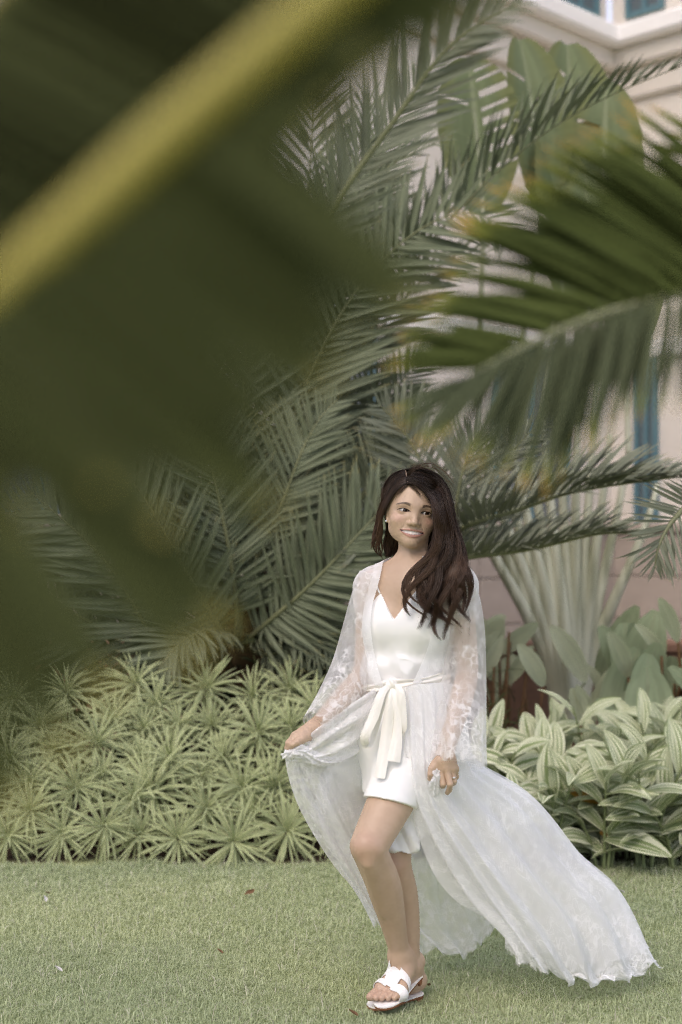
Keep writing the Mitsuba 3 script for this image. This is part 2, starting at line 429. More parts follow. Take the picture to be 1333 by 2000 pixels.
BROAD = variants(5, lambda r: blade(1.0, 0.40 * r.uniform(0.85, 1.15), droop=r.uniform(0.1, 0.7), fold=r.uniform(0.05, 0.2), twist=r.uniform(-0.3, 0.3), n=10, profile=oval, wave=0.04, across=4), 'broad_leaf', 6)
PALE = [(mikit.ply(v[1][:2], 'pale_leaf', smooth=True, uv=v[1][2]), v[1]) for v in BROAD]
for k, (bx, topy, bY, pal, n, wid, lab) in enumerate([
        (1262, 1165, 7.5, 0, 13, .27, 'tallest clump of broad mid green leaves behind the striped lilies'), (1322, 1190, 7.2, 0, 11, .28, 'broad green leaves at the right edge of the photo'),
        (1212, 1255, 7.6, 1, 6, .15, 'pale green leaves beside the fan of stalks'), (1192, 1300, 7.4, 1, 5, .12, 'small pale clump right of the foot of the fan'),
        (960, 1165, 8.3, 1, 6, .20, 'pale green leaves beside the lace sleeve'), (1310, 1330, 6.9, 0, 7, .22, 'green leaves above the rightmost ginger lilies'),
        (1330, 1420, 6.6, 0, 6, .24, 'large bright green leaves at the right edge above the ginger lilies')]):
    key = thing('broadleaf_plant', lab, 'plant')
    base = at(bx, 1500, bY)
    base[2] = 0
    ztop = at(bx, topy, bY)[2]
    for i in range(n):
        L = rng.uniform(0.9, 1.15) * wid * 1.9
        az = rng.uniform(0, 2 * np.pi)
        tip = np.array([base[0] + rng.normal(0, 0.16), base[1] + rng.normal(0, 0.12), ztop * rng.uniform(0.62, 1.0)])
        d = unit(np.array([0.42 * math.cos(az), 0.35 * math.sin(az) - 0.1, rng.uniform(0.7, 1.1)]))
        foot_ = tip - d * L
        foot_[2] = max(foot_[2], 0.03)
        put('stalk', mikit.ply(tube(spline([base + rng.normal(0, 0.02, 3) * [1, 1, 0], (base + foot_) / 2, foot_], 7), 0.007, 5), 'green_stem', smooth=True), key)
        put('leaf', (PALE if pal else BROAD)[int(rng.integers(5))][0], key, frame_matrix(foot_, d, np.array([math.cos(az) * -0.5, -1.0, 0.25]), L, L * 0.95))

mat('red_stem', type='principled', base_color=mikit.proc(lambda p, n, uv: mikit.mix((0.10, 0.045, 0.022), (0.20, 0.12, 0.05), mikit.fbm(p.x * 22, p.y * 22, p.z * 4, 3))), roughness=0.6, specular=0.3)
for bx, bY, nst, lab in ((978, 7.5, 18, 'clump of reddish brown upright stems left of the fan of stalks'), (1295, 7.3, 13, 'clump of reddish brown stems near the right edge of the photo')):
    key = thing('stem_clump', lab, 'plant')
    for i in range(nst):
        b_ = at(bx + rng.normal(0, 24), 1500, bY + rng.normal(0, 0.08))
        b_[2] = 0
        tp = b_ + np.array([rng.normal(0, 0.09), rng.normal(0, 0.06), rng.uniform(0.62, 0.92)])
        put('stem', mikit.ply(tube(spline([b_, (b_ + tp) / 2 + rng.normal(0, 0.015, 3), tp], 9), np.stack([np.linspace(0.020, 0.009, 9), np.linspace(0.014, 0.007, 9)], 1), 7), 'red_stem', smooth=True), key)
        if i % 3 == 0:
            d = unit(np.array([rng.normal(0, 0.5), -0.3, 0.8]))
            put('leaf', PALE[int(rng.integers(5))][0], key, frame_matrix(tp, d, [0.2, -1, 0.3], 0.26, 0.22))

# ---- low terracotta wall behind the beds
mat('terracotta', type='principled', base_color=mikit.proc(lambda p, n, uv: mikit.mix((0.15, 0.085, 0.055), (0.22, 0.13, 0.085), mikit.fbm(p.x * 4, p.y * 4, p.z * 9, 3))), roughness=0.85, specular=0.2)
key = thing('garden_wall', 'low reddish brown garden wall behind the planting', 'wall')
put('wall', mikit.ply(box(-3.4, 5.2, 9.35, 9.65, -0.1, 0.66), 'terracotta'), key)
put('coping', mikit.ply(box(-3.45, 5.25, 9.31, 9.69, 0.663, 0.73, 0.012), 'terracotta', smooth=30), key)

# ================================================================ the building: two wings meeting in a re-entrant corner
def stone(a, b, s=1.4):
    return mikit.proc(lambda p, n, uv: mikit.mix(a, b, mikit.fbm(p.x * s, p.y * s, p.z * s * 2, 4)))


mat('cream_wall', type='principled', base_color=stone((0.66, 0.61, 0.54), (0.74, 0.69, 0.62)), roughness=0.85, specular=0.2)
mat('white_trim', type='principled', base_color=stone((0.86, 0.84, 0.82), (0.90, 0.88, 0.86)), roughness=0.7, specular=0.25)
mat('pink_stone', type='principled', base_color=stone((0.37, 0.315, 0.262), (0.45, 0.385, 0.325), 3), roughness=0.6, specular=0.3)
mat('teal_frame', type='principled', base_color=rgb(0.10, 0.19, 0.22), roughness=0.45, specular=0.4)
mat('dark_glass', type='principled', base_color=rgb(0.12, 0.145, 0.155), roughness=0.10, specular=0.7)
corner = at(1196, 1000, 17.0)[:2]
WALLZ = at(1196, 80, 16.5)[2]                          # underside of the white ledge
for wing, (dx, dy, nm) in enumerate(((-1, -1, 'left'), (1, -1, 'right'))):
    u = unit(np.array([dx, dy, 0.0]))
    nrm = unit(np.array([-dx * -1.0, -1.0, 0.0])) if False else (unit(np.array([1.0, -1.0, 0])) if wing == 0 else unit(np.array([-1.0, -1.0, 0])))
    M = np.eye(4)
    M[:3, 0], M[:3, 1], M[:3, 2], M[:3, 3] = u, -nrm, [0, 0, 1], [corner[0], corner[1], 0]
    Lw = 13.0 if wing == 0 else 9.0
    det = np.linalg.det(M[:3, :3])
    key = thing('building', f'{nm} wing of the cream building with white ledge and pink stone base', 'building', None)

    def part(name, b, m, parent=None, smooth=False, **kw):
        v, f = placed(b, M)
        return put(name, mikit.ply((v, f[:, ::-1] if det < 0 else f), m, smooth=smooth), parent or key, **kw)
    part('wall', box(0.0, Lw, 0.0, 0.6, 0.0, WALLZ), 'cream_wall')
    part('upper_wall', box(0.0, Lw, 0.05, 0.6, WALLZ + 0.002, WALLZ + 4.0), 'cream_wall')
    part('ledge', box(0.0, Lw, -0.36, -0.003, WALLZ - 0.02, WALLZ + 0.20, 0.03), 'white_trim', smooth=30)
    part('moulding', box(0.0, Lw, -0.20, -0.003, WALLZ - 0.26, WALLZ - 0.024, 0.03), 'cream_wall', smooth=30)
    part('moulding', box(0.0, Lw, -0.09, -0.003, WALLZ - 0.62, WALLZ - 0.264, 0.03), 'cream_wall', smooth=30)
    part('string_course', box(0.0, Lw, -0.10, -0.003, 3.55, 3.75, 0.02), 'white_trim', smooth=30)
    for k in range(int(Lw / 1.3)):
        for j in range(3):
            part('base_stone', box(k * 1.3 + 0.008, k * 1.3 + 1.292, -0.10, -0.004, j * 0.5 + 0.006, j * 0.5 + 0.494, 0.008), 'pink_stone', smooth=30)
    part('base_cap', box(0.0, Lw, -0.16, -0.003, 1.5, 1.62, 0.02), 'pink_stone', smooth=30)
    spots = [(0.28 + 1.9 * k, 0.28 + 1.9 * k + (0.40 if wing else 0.58), WALLZ + 0.45, WALLZ + 2.2) for k in range(3)]
    spots += [(1.0, 2.2, 1.64, 3.5), (4.2, 5.4, 1.64, 3.5), (7.4, 8.6, 1.64, 3.5), (10.4, 11.6, 1.64, 3.5)] if wing == 0 else [(0.40, 0.60, 1.64, 3.5)]
    for x0, x1, z0, z1 in spots:
        upper = z0 > 4
        wkey = part('window', box(x0, x1, -0.012 if not upper else 0.034, 0.046 if upper else -0.004, z0, z1), 'dark_glass')
        yo = 0.0 if not upper else 0.046
        for b in ((x0 - 0.06, x0, z0 - 0.06, z1 + 0.1), (x1, x1 + 0.06, z0 - 0.06, z1 + 0.1), (x0 + 0.002, x1 - 0.002, z1, z1 + 0.1), (x0 + 0.002, x1 - 0.002, z0 - 0.06, z0)):
            part('frame', box(b[0], b[1], yo - 0.06, yo - 0.005, b[2], b[3]), 'teal_frame', wkey)
        xm = (x0 + x1) / 2
        part('mullion', box(xm - 0.03, xm + 0.03, yo - 0.05, yo - 0.014, z0 + 0.002, z1 - 0.002), 'teal_frame', wkey)
# ================================================================ palms
def leaflet_profile(t):
    return np.clip(t * 6 + 0.35, 0, 1) * np.clip((1 - t) * 2.3, 0.015, 1) ** 0.8


PLEAF = variants(6, lambda r: blade(1.0, 0.056 * r.uniform(0.9, 1.1), droop=r.uniform(0.0, 0.45), fold=0.32, twist=r.uniform(-0.25, 0.25), n=6, profile=leaflet_profile), 'palm_leaf', 8)
POLD = [(mikit.ply(v[1][:2], 'palm_leaf_old', smooth=True, uv=v[1][2]), v[1]) for v in PLEAF]


def frond(parent, pts, normal, n, length, seed, leaves=PLEAF, single=True, start=0.16, vee=0.35, ang=(62, 28), r0=0.016, width=1.0, droop=0.0, two_ranked=0.25, lprof=None, m='rachis', label=None, loose=None, gap=0.0):
    """A feather frond: a tapered rachis with leaflets on both sides, leaning forward towards the tip."""
    rng = np.random.default_rng(seed)
    C = spline(pts, 60)
    t = np.linspace(0, 1, 60)
    key = put('frond', mikit.ply(tube(C, r0 * (1 - 0.85 * t), 7), m, smooth=True), parent, label=label)
    tg = unit(np.gradient(C, axis=0))
    N = np.broadcast_to(np.asarray(normal, float), C.shape)
    N = unit(N - tg * np.einsum('ij,ij->i', N, tg)[:, None])
    S = np.cross(tg, N)
    for i in range(n):
        for s in (-1, 1):
            u = start + (1 - start) * ((i + 0.5 + rng.uniform(-0.3, 0.3)) / n)
            if rng.uniform() < gap:
                continue
            k = min(int(u * 59), 58)
            w = (u - start) / (1 - start)
            a = math.radians(ang[0] + (ang[1] - ang[0]) * w + rng.normal(0, 4))
            prof = lprof(w) if lprof else (0.55 + 0.45 * math.sin(np.pi * min(w * 0.9 + 0.12, 1))) * (1 - 0.45 * max(w - 0.7, 0) / 0.3)
            d = tg[k] * math.cos(a) + (S[k] * s * math.cos(vee) + N[k] * math.sin(vee + rng.normal(0, two_ranked))) * math.sin(a)
            d = unit(d + np.array([0, 0, -droop * rng.uniform(0.6, 1.3)]))
            L = length * prof * rng.uniform(0.88, 1.08)
            nn = N[k] * 1.0 - S[k] * s * 0.4 + rng.normal(0, 0.18, 3)
            lv = leaves[int(rng.integers(len(leaves)))]
            M = frame_matrix(C[k], d, nn, L, L * width * rng.uniform(0.85, 1.15) * min(1.0 / max(prof, 0.4), 1.5))
            if single:
                put('leaflet', lv[0], key, M)
            else:
                loose[0].append(placed(lv[1][:2], M))
                loose[1].append(lv[1][2])
    return key


# ---- the big feather palm behind the hedge
palm = thing('feather_palm', 'large grey green feather palm with many arching fronds behind the spiky hedge', 'palm')
crown = at(470, 1255, 7.55)
mat('palm_bark', type='principled', base_color=mikit.proc(lambda p, n, uv: mikit.mix((0.050, 0.030, 0.016), (0.17, 0.105, 0.050), mikit.fbm(p.x * 28, p.y * 28, p.z * 9, 3))), roughness=0.9, specular=0.1)
base = np.array([crown[0], crown[1], 0])
tc = np.array([base + np.array([0, 0, z]) for z in np.linspace(-0.05, 1.08, 30)])
put('trunk', mikit.ply(tube(tc, 0.15 + 0.02 * np.sin(np.arange(30) * 2.1) + 0.03 * np.linspace(0, 1, 30), 16), 'palm_bark', smooth=40), palm)
for i in range(34):                                    # old leaf bases round the trunk
    a, z = i * 2.4, 0.30 + 0.78 * i / 34
    d = np.array([math.cos(a), math.sin(a), 0])
    p0 = base + d * 0.13 + np.array([0, 0, z])
    C = spline([p0, p0 + d * 0.06 + np.array([0, 0, 0.10]), p0 + d * 0.14 + np.array([0, 0, 0.22])], 8)
    put('leaf_base', mikit.ply(tube(C, np.stack([np.linspace(0.035, 0.020, 8), np.linspace(0.02, 0.010, 8)], 1), 7), 'palm_bark', smooth=True), palm)
loose = ([], [])
q = lambda *a: [at(x, y, z) for x, y, z in a]  # noqa: E731
toward = np.array([0, -1.0, 0.25])
# the fronds seen largest, leaflet by leaflet
frond(palm, q((462, 1240, 7.5), (520, 1020, 7.45), (590, 770, 7.4), (680, 590, 7.35), (790, 470, 7.3), (890, 418, 7.2), (1000, 470, 7.1)), toward, 72, 0.58, 51, ang=(58, 42), vee=0.12)
frond(palm, q((500, 1235, 7.6), (640, 830, 7.6), (790, 540, 7.55), (956, 351, 7.5), (1056, 266, 7.45), (1175, 195, 7.4), (1330, 130, 7.3)), [-0.5, -0.12, 0.9], 70, 0.46, 52, start=0.34, ang=(64, 30), vee=0.95, width=1.15)
# the rest
for k, (pts, nrm, n, L, st) in enumerate([
        (q((455, 1250, 7.5), (470, 950, 7.4), (478, 720, 7.35), (492, 600, 7.3), (510, 470, 7.25)), toward, 48, 0.52, 0.15),
        (q((450, 1250, 7.45), (390, 1090, 7.2), (359, 930, 7.05), (320, 790, 7.0), (255, 690, 6.95)), toward, 46, 0.48, 0.15),
        (q((440, 1260, 7.4), (319, 1259, 7.2), (228, 1122, 7.0), (137, 1025, 6.9), (60, 960, 6.85)), toward, 44, 0.46, 0.2),
        (q((435, 1262, 7.5), (300, 1265, 7.4), (190, 1225, 7.3), (74, 1145, 7.25), (12, 1025, 7.2)), [0.3, -1, 0.5], 42, 0.44, 0.2),
        (q((480, 1255, 7.4), (547, 1196, 7.1), (627, 1122, 6.95), (718, 1025, 6.9), (800, 950, 6.95)), toward, 46, 0.44, 0.12),
        (q((480, 1258, 7.45), (560, 1265, 7.2), (640, 1190, 7.05), (720, 1130, 7.0), (800, 1100, 7.0)), toward, 40, 0.38, 0.12),
        (q((470, 1250, 7.7), (600, 1050, 7.8), (690, 900, 7.8), (760, 780, 7.7), (830, 700, 7.6)), toward, 46, 0.46, 0.15),
        (q((465, 1245, 7.7), (420, 900, 7.9), (400, 650, 7.9), (370, 420, 7.8), (300, 250, 7.6)), toward, 50, 0.50, 0.15),
        (q((470, 1245, 7.8), (560, 850, 8.0), (620, 560, 8.0), (690, 330, 7.9), (720, 180, 7.8)), toward, 54, 0.52, 0.15),
        (q((470, 1250, 7.6), (520, 1100, 7.7), (600, 960, 7.7), (640, 860, 7.7), (700, 760, 7.6)), toward, 44, 0.42, 0.12),
        (q((455, 1250, 7.7), (330, 1000, 7.8), (230, 780, 7.8), (120, 600, 7.7), (20, 500, 7.6)), toward, 50, 0.50, 0.15),
        (q((450, 1252, 7.6), (350, 1120, 7.6), (250, 960, 7.5), (180, 820, 7.5), (110, 740, 7.4)), toward, 46, 0.46, 0.15),
        (q((470, 1258, 7.5), (530, 1220, 7.35), (600, 1230, 7.2), (680, 1290, 7.1)), [0, -0.8, 0.8], 36, 0.34, 0.12),
        (q((460, 1262, 7.4), (420, 1230, 7.2), (360, 1250, 7.0), (300, 1330, 6.9)), [0, -0.8, 0.8], 34, 0.34, 0.12),
        (q((480, 1235, 8.0), (600, 800, 8.2), (690, 480, 8.2), (760, 260, 8.1), (850, 120, 8.0)), toward, 50, 0.46, 0.25),
        (q((480, 1235, 8.1), (560, 700, 8.4), (600, 380, 8.4), (610, 180, 8.3), (590, 20, 8.2)), toward, 52, 0.50, 0.25),
        (q((480, 1235, 8.0), (640, 820, 8.2), (760, 620, 8.2), (860, 520, 8.1), (960, 500, 8.0)), toward, 46, 0.42, 0.25),
        (q((480, 1235, 8.0), (620, 960, 8.1), (730, 830, 8.1), (840, 790, 8.0)), toward, 42, 0.40, 0.25),
        (q((450, 1255, 7.35), (400, 1180, 7.1), (330, 1060, 6.95), (270, 960, 6.9), (215, 900, 6.9)), toward, 40, 0.40, 0.15),
        (q((460, 1250, 7.35), (455, 1120, 7.1), (430, 980, 7.0), (400, 860, 6.95), (350, 760, 6.95)), toward, 42, 0.40, 0.15),
        (q((470, 1250, 7.4), (500, 1100, 7.15), (560, 960, 7.05), (600, 860, 7.0), (660, 780, 7.0)), toward, 42, 0.38, 0.15),
        (q((450, 1262, 7.45), (330, 1200, 7.3), (200, 1090, 7.2), (90, 1020, 7.1), (0, 1000, 7.05)), toward, 42, 0.40, 0.2),
        (q((480, 1250, 7.5), (600, 1140, 7.4), (690, 1010, 7.35), (740, 900, 7.3), (800, 820, 7.3)), toward, 42, 0.38, 0.12),
        (q((470, 1240, 7.7), (540, 900, 7.7), (560, 700, 7.7), (600, 500, 7.6), (650, 380, 7.5)), toward, 50, 0.46, 0.15),
        (q((470, 1240, 7.65), (560, 800, 7.75), (640, 500, 7.8), (760, 330, 7.7), (880, 270, 7.6)), [0, -0.8, 0.6], 52, 0.46, 0.18)]):
    frond(palm, pts, nrm, int(n * 1.3), L, 60 + k, leaves=PLEAF, single=False, start=st, loose=loose, vee=0.2, ang=(58, 36))
m_ = join(loose[0])
put('leaflet_mass', mikit.ply(m_, 'palm_leaf', smooth=True, uv=np.vstack(loose[1])), palm, kind='stuff')

# ---- a second feather palm hidden behind the woman, two low fronds to the right
palm2 = thing('feather_palm', 'feather palm behind the woman, two long fronds reaching to the right edge', 'palm')
b2 = at(868, 1180, 7.2)
tc = np.array([[b2[0], b2[1], z] for z in np.linspace(-0.05, b2[2], 20)])
put('trunk', mikit.ply(tube(np.array([[b2[0], b2[1], z] for z in np.linspace(-0.05, b2[2], 40)]), 0.085 + 0.010 * (np.arange(40) % 3 == 0), 14), 'palm_bark', smooth=40), palm2)
for i in range(26):
    a, z = i * 2.4, 0.2 + (b2[2] - 0.3) * i / 26
    d = np.array([math.cos(a), math.sin(a), 0])
    p0 = np.array([b2[0], b2[1], z]) + d * 0.08
    put('leaf_base', mikit.ply(tube(spline([p0, p0 + d * 0.04 + np.array([0, 0, 0.08]), p0 + d * 0.09 + np.array([0, 0, 0.17])], 8), np.stack([np.linspace(0.030, 0.016, 8), np.linspace(0.016, 0.008, 8)], 1), 7), 'palm_bark', smooth=True), palm2)
frond(palm2, q((872, 1075, 7.15), (926, 1021, 6.95), (1003, 999, 6.8), (1093, 968, 6.7), (1183, 950, 6.6), (1273, 938, 6.5), (1345, 930, 6.4)), [-0.3, -0.35, 0.9], 74, 0.36, 81, leaves=POLD, start=0.10, ang=(56, 24), vee=0.85, width=1.3)
frond(palm2, q((875, 1105, 7.1), (913, 1089, 6.9), (1003, 1078, 6.75), (1093, 1060, 6.6), (1183, 1042, 6.5), (1255, 1050, 6.4)), [-0.2, -0.35, 0.9], 72, 0.30, 82, leaves=POLD, start=0.06, ang=(56, 24), vee=0.8, width=1.3)
loose = ([], [])
for k, (pts, n, L) in enumerate([(q((872, 1120, 7.15), (890, 1000, 7.1), (905, 920, 7.05), (940, 840, 7.0)), 34, 0.34), (q((865, 1120, 7.2), (850, 980, 7.2), (800, 860, 7.2), (740, 790, 7.1)), 36, 0.36),
                                 (q((870, 1120, 7.2), (930, 1000, 7.3), (985, 900, 7.3), (1060, 830, 7.2)), 34, 0.34), (q((865, 1130, 7.1), (800, 1080, 7.0), (740, 1060, 6.95), (680, 1080, 6.9)), 34, 0.30)]):
    frond(palm2, pts, toward, n, L, 90 + k, leaves=POLD, single=False, loose=loose, vee=0.2)
put('leaflet_mass', mikit.ply(join(loose[0]), 'palm_leaf_old', smooth=True, uv=np.vstack(loose[1])), palm2, kind='stuff')

# ---- the dark feather frond that leans in from the upper left, nearer than the others
near = thing('palm_frond', 'dark blurred feather frond slanting up to the top, right of the huge leaf', 'palm frond')
frond(near, q((560, 620, 2.9), (640, 430, 2.8), (700, 332, 2.75), (795, 200, 2.7), (857, 114, 2.65), (937, 47, 2.6), (1020, 5, 2.55)), [0.2, -1, 0.2], 44, 0.19, 95, leaves=POLD, start=0.05, ang=(40, 26), vee=0.2, r0=0.010)

# ---- traveller's palm: a flat fan of stalks with torn paddle leaves high up
fan = thing('fan_palm', 'tall palm with a flat fan of pale ribbed stalks and paddle leaves high above', 'palm')
mat('stalk', type='principled', base_color=mikit.proc(lambda p, n, uv: mikit.mix((0.27, 0.28, 0.18), (0.60, 0.60, 0.46), mikit.noise(p.x * 34, p.y * 34, p.z * 0.8))), roughness=0.45, specular=0.4)
leaf_mat('paddle', leaf_tone((0.15, 0.19, 0.095), (0.25, 0.285, 0.165), rib=(0.30, 0.33, 0.2), margin=(0.20, 0.22, 0.10), scale=2.5), rough=0.4, trans=0.5)
fo = at(1112, 1440, 8.6)
foot0 = np.array([fo[0], fo[1], 0])
put('trunk', mikit.ply(tube(np.array([foot0 + [0, 0, -0.05], foot0 + [0, 0, 0.12], foot0 + [0, 0, 0.3]]), [0.16, 0.15, 0.10], 14), 'palm_bark', smooth=True), fan)
tops = [(874, 880), (902, 858), (932, 842), (962, 832), (992, 825), (1026, 818), (1060, 815), (1094, 814), (1128, 818), (1160, 830), (1192, 850), (1228, 885), (1285, 945)]
for i, (tx, ty) in enumerate(tops):
    w_ = (i - 6) * 7 / 6
    root_ = at(1112 + w_ * 4.5, 1400 - abs(w_) * 10, 8.6 + 0.02 * abs(w_) + 0.012 * w_)
    end = at(tx, ty, 8.6 + 0.012 * w_)
    knee = at(1112 + (tx - 1112) * 0.50 + w_ * 2.0, 1400 + (ty - 1400) * 0.56, 8.58 + 0.012 * w_ + 0.03 * (i % 2))
    C = spline([foot0 + np.array([w_ * 0.012, 0, 0.10]), root_, knee, end], 30)
    t = np.linspace(0, 1, 30)
    put('stalk', mikit.ply(tube(C, np.stack([np.interp(t, [0, 0.25, 0.6, 1], [0.064, 0.054, 0.034, 0.016]), np.interp(t, [0, 0.3, 1], [0.05, 0.045, 0.018])], 1), 9), 'stalk', smooth=True), fan)


def paddle(base, tip, width, seed, face=(0, -1, 0.2), tears=(), droop=0.25):
    rng = np.random.default_rng(seed)
    L = np.linalg.norm(tip - base)
    n, ac = 46, 12
    t, u = np.linspace(0, 1, n)[:, None], np.linspace(-1, 1, ac + 1)[None]
    wv = np.sin(np.pi * np.clip(t * 0.93 + 0.05, 0, 1)) ** 0.55 * width / 2
    ang = -droop * t ** 1.5
    x = np.cumsum(np.cos(ang) / n, 0) * L + np.abs(u) * wv * 0.30
    z = np.cumsum(np.sin(ang) / n, 0) * L + np.abs(u) * wv * 0.35 + 0.006 * np.sin(t * 120) * np.abs(u)
    P = np.stack(np.broadcast_arrays(x, u * wv, z), -1)
    v, f = grid_mesh(P)
    # wind tears run from the margin to near the rib
    r, c = (f.min(1) // (ac + 1)), (f.min(1) % (ac + 1))
    keep = np.ones(len(f), bool)
    for k in tears:
        s = 1 if k > 0 else -1
        keep &= ~((r == abs(k)) & ((c > ac / 2) if s > 0 else (c < ac / 2 - 1)))
    uv = np.stack(np.broadcast_arrays(t, (u + 1) / 2), -1).reshape(-1, 2)
    leaf = put('leaf', mikit.ply(placed((v, f[keep]), frame_matrix(base, tip - base, face)), 'paddle', smooth=True, uv=uv), fan)
    Cr = P[:, ac // 2] - np.array([0, 0, 0.006])
    put('midrib', mikit.ply(placed(tube(Cr, 0.016 * (1 - 0.8 * np.linspace(0, 1, n)), 6), frame_matrix(base, tip - base, face)), 'stalk', smooth=True), leaf)


a8 = lambda x, y, Y=8.6: at(x, y, Y)  # noqa: E731
paddle(a8(945, 430, 8.3), a8(922, 108, 8.2), 0.50, 1, (0.1, -1, 0.1), (-12, -17, -18, -22, -25, -26, -29, -33, -34, -38, -41, 31))
paddle(a8(1060, 420, 8.5), a8(1035, 66, 8.4), 0.46, 2, (0.5, -1, 0.1), (20, 33, -28))
paddle(a8(1110, 460, 8.9), a8(1125, 72, 8.9), 0.55, 3, (0.3, -1, 0.1), (15, -25, 36))
paddle(a8(1180, 560, 8.7), a8(1180, 150, 8.8), 0.50, 4, (-0.3, -1, 0.1), (22, -18, 34))
paddle(a8(1100, 600, 8.4), a8(1090, 240, 8.5), 0.45, 5, (0.6, -1, 0.1), (18, -30))
paddle(a8(1150, 640, 8.5), a8(1150, 330, 8.4), 0.40, 6, (0.0, -1, 0.2), (25, -20))
paddle(a8(1222, 700, 8.7), a8(1250, 420, 8.7), 0.40, 7, (0.0, -1, 0.2), (25, -20))
for k, (tx, ty) in enumerate([(945, 432), (1060, 422), (1110, 462), (1180, 562), (1100, 602), (1150, 642), (1222, 702)]):
    s0 = tops[(2, 4, 6, 9, 7, 8, 11)[k]]
    Yb = (8.3, 8.5, 8.9, 8.7, 8.4, 8.5, 8.7)[k]
    put('stalk', mikit.ply(tube(spline([at(*s0, 8.6), at((s0[0] + tx) / 2, (s0[1] + ty) / 2, (8.6 + Yb) / 2), at(tx, ty, Yb)], 12), np.linspace(0.020, 0.015, 12), 7), 'stalk', smooth=True), fan)

def near_tone(a, b):
    def fn(p, n, uv):
        ss = mikit.smoothstep
        c = mikit.mix(a, b, mikit.fbm(p.x * 9, p.y * 9, p.z * 9, 2)) * (0.75 + 0.5 * mikit.noise(uv.x * 2, uv.y * 14))
        k = uv.x + 0.16 * (mikit.noise(p.x * 14, p.y * 14, p.z * 14) - 0.5)
        c = mikit.mix(c, (0.22, 0.24, 0.05), ss(0.72, 0.9, k) * 0.7)
        return mikit.mix(c, (0.46, 0.32, 0.10), ss(0.87, 0.96, k))
    return mikit.proc(fn)


# ---- right edge: ringed grey trunk and the near, broad feathered frond with yellow tips
leaf_mat('near_leaf', near_tone((0.042, 0.056, 0.017), (0.095, 0.118, 0.036)), rough=0.35, trans=0.45)
leaf_mat('near_leaf_under', near_tone((0.065, 0.080, 0.040), (0.130, 0.146, 0.084)), rough=0.4, trans=0.4)
mat('grey_trunk', type='principled', base_color=mikit.proc(lambda p, n, uv: mikit.mix((0.06, 0.055, 0.05), (0.22, 0.21, 0.20), mikit.fbm(p.x * 12, p.y * 12, p.z * 30, 3))), roughness=0.8, specular=0.2)
near = thing('near_palm', 'blurred near palm frond with yellow tipped leaflets entering from the right', 'palm frond')
NEAR = variants(6, lambda r: blade(1.0, 0.105 * r.uniform(0.9, 1.1), droop=r.uniform(0.05, 0.5), fold=0.35, twist=r.uniform(-0.3, 0.3), n=8, profile=leaflet_profile), 'near_leaf', 12)
NEAR_UNDER = [(mikit.ply(v[1][:2], 'near_leaf_under', smooth=True, uv=v[1][2]), v[1]) for v in NEAR]
C = spline(q((1720, 520, 1.74), (1480, 547, 1.69), (1333, 573, 1.667), (1183, 612, 1.632), (1048, 666, 1.606), (950, 718, 1.589), (905, 745, 1.58)), 60)
fr = put('frond', mikit.ply(tube(C, np.linspace(0.0074, 0.0030, 60), 8), 'rachis', smooth=True), near)
rng = np.random.default_rng(77)
upper = [((950, 718), (745, 722)), ((958, 714), (750, 700)), ((975, 704), (765, 668)), ((995, 694), (770, 645)), ((1030, 678), (792, 640)), ((1075, 656), (815, 600)), ((1110, 641), (842, 566)), ((1140, 630), (846, 552)), ((1175, 616), (868, 530)), ((1210, 604), (880, 452)), ((1240, 597), (893, 418)),
         ((1268, 590), (920, 392)), ((1298, 583), (945, 380)), ((1330, 575), (985, 360)), ((1362, 568), (1020, 338)), ((1396, 561), (1050, 318)), ((1430, 555), (1085, 292)), ((1466, 549), (1110, 272)), ((1505, 544), (1150, 258)), ((1545, 540), (1198, 216)), ((1585, 536), (1232, 205)), ((1625, 532), (1288, 194)), ((1665, 528), (1338, 200)), ((1700, 525), (1390, 210))]
lower = [((905, 745), (770, 790)), ((925, 733), (790, 830)), ((945, 722), (812, 855)), ((970, 706), (835, 850)), ((995, 692), (872, 860)), ((1020, 680), (905, 885)), ((1045, 668), (960, 915)), ((1070, 657), (1000, 930)), ((1095, 647), (1040, 940)), ((1120, 637), (1062, 945)),
         ((1145, 627), (1095, 920)), ((1170, 617), (1118, 880)), ((1195, 608), (1150, 860)), ((1220, 600), (1182, 845)), ((1245, 593), (1212, 810)), ((1270, 587), (1240, 800)), ((1300, 580), (1275, 790)), ((1330, 573), (1310, 790)), ((1360, 566), (1345, 800)), ((1395, 560), (1385, 800)), ((1145, 627), (1080, 900)), ((1195, 608), (1135, 850)), ((1245, 593), (1196, 820)), ((1095, 647), (1020, 925)), ((1045, 668), (938, 900))]
for side, lst in ((1, upper), (-1, lower)):
    for (bx, by), (tx, ty) in lst:
        for e in range(3 if side > 0 else 2):
            Yb = float(np.interp(bx, [905, 1480, 1720], [1.58, 1.69, 1.74]))
            j = rng.normal(0, 7, 4)
            p0, p1 = at(bx + e * 10, by - e * 3, Yb), at(tx + e * 11 + j[0], ty - e * side * 7 + j[1], Yb + (0.087 if side > 0 else -0.052) + rng.normal(0, 0.018))
            L = np.linalg.norm(p1 - p0) * (1.06 if side > 0 else 1.05)
            put('leaflet', (NEAR if side > 0 else NEAR_UNDER)[int(rng.integers(6))][0], fr, frame_matrix(p0, p1 - p0, np.array([0.25, -1.0, 0.55]) + rng.normal(0, 0.25, 3), L, min(max(L * 1.0, 0.174), 0.243) * (0.72 if side > 0 else 0.58)))
gt = thing('palm_frond', 'hanging palm frond with thin leaflets at the right edge of the photo', 'palm frond')
loose = ([], [])
frond(gt, q((1380, 960, 5.4), (1330, 1000, 5.35), (1290, 1060, 5.3), (1280, 1110, 5.3)), [0.2, -1, 0.1], 26, 0.22, 97, leaves=POLD, start=0.05)

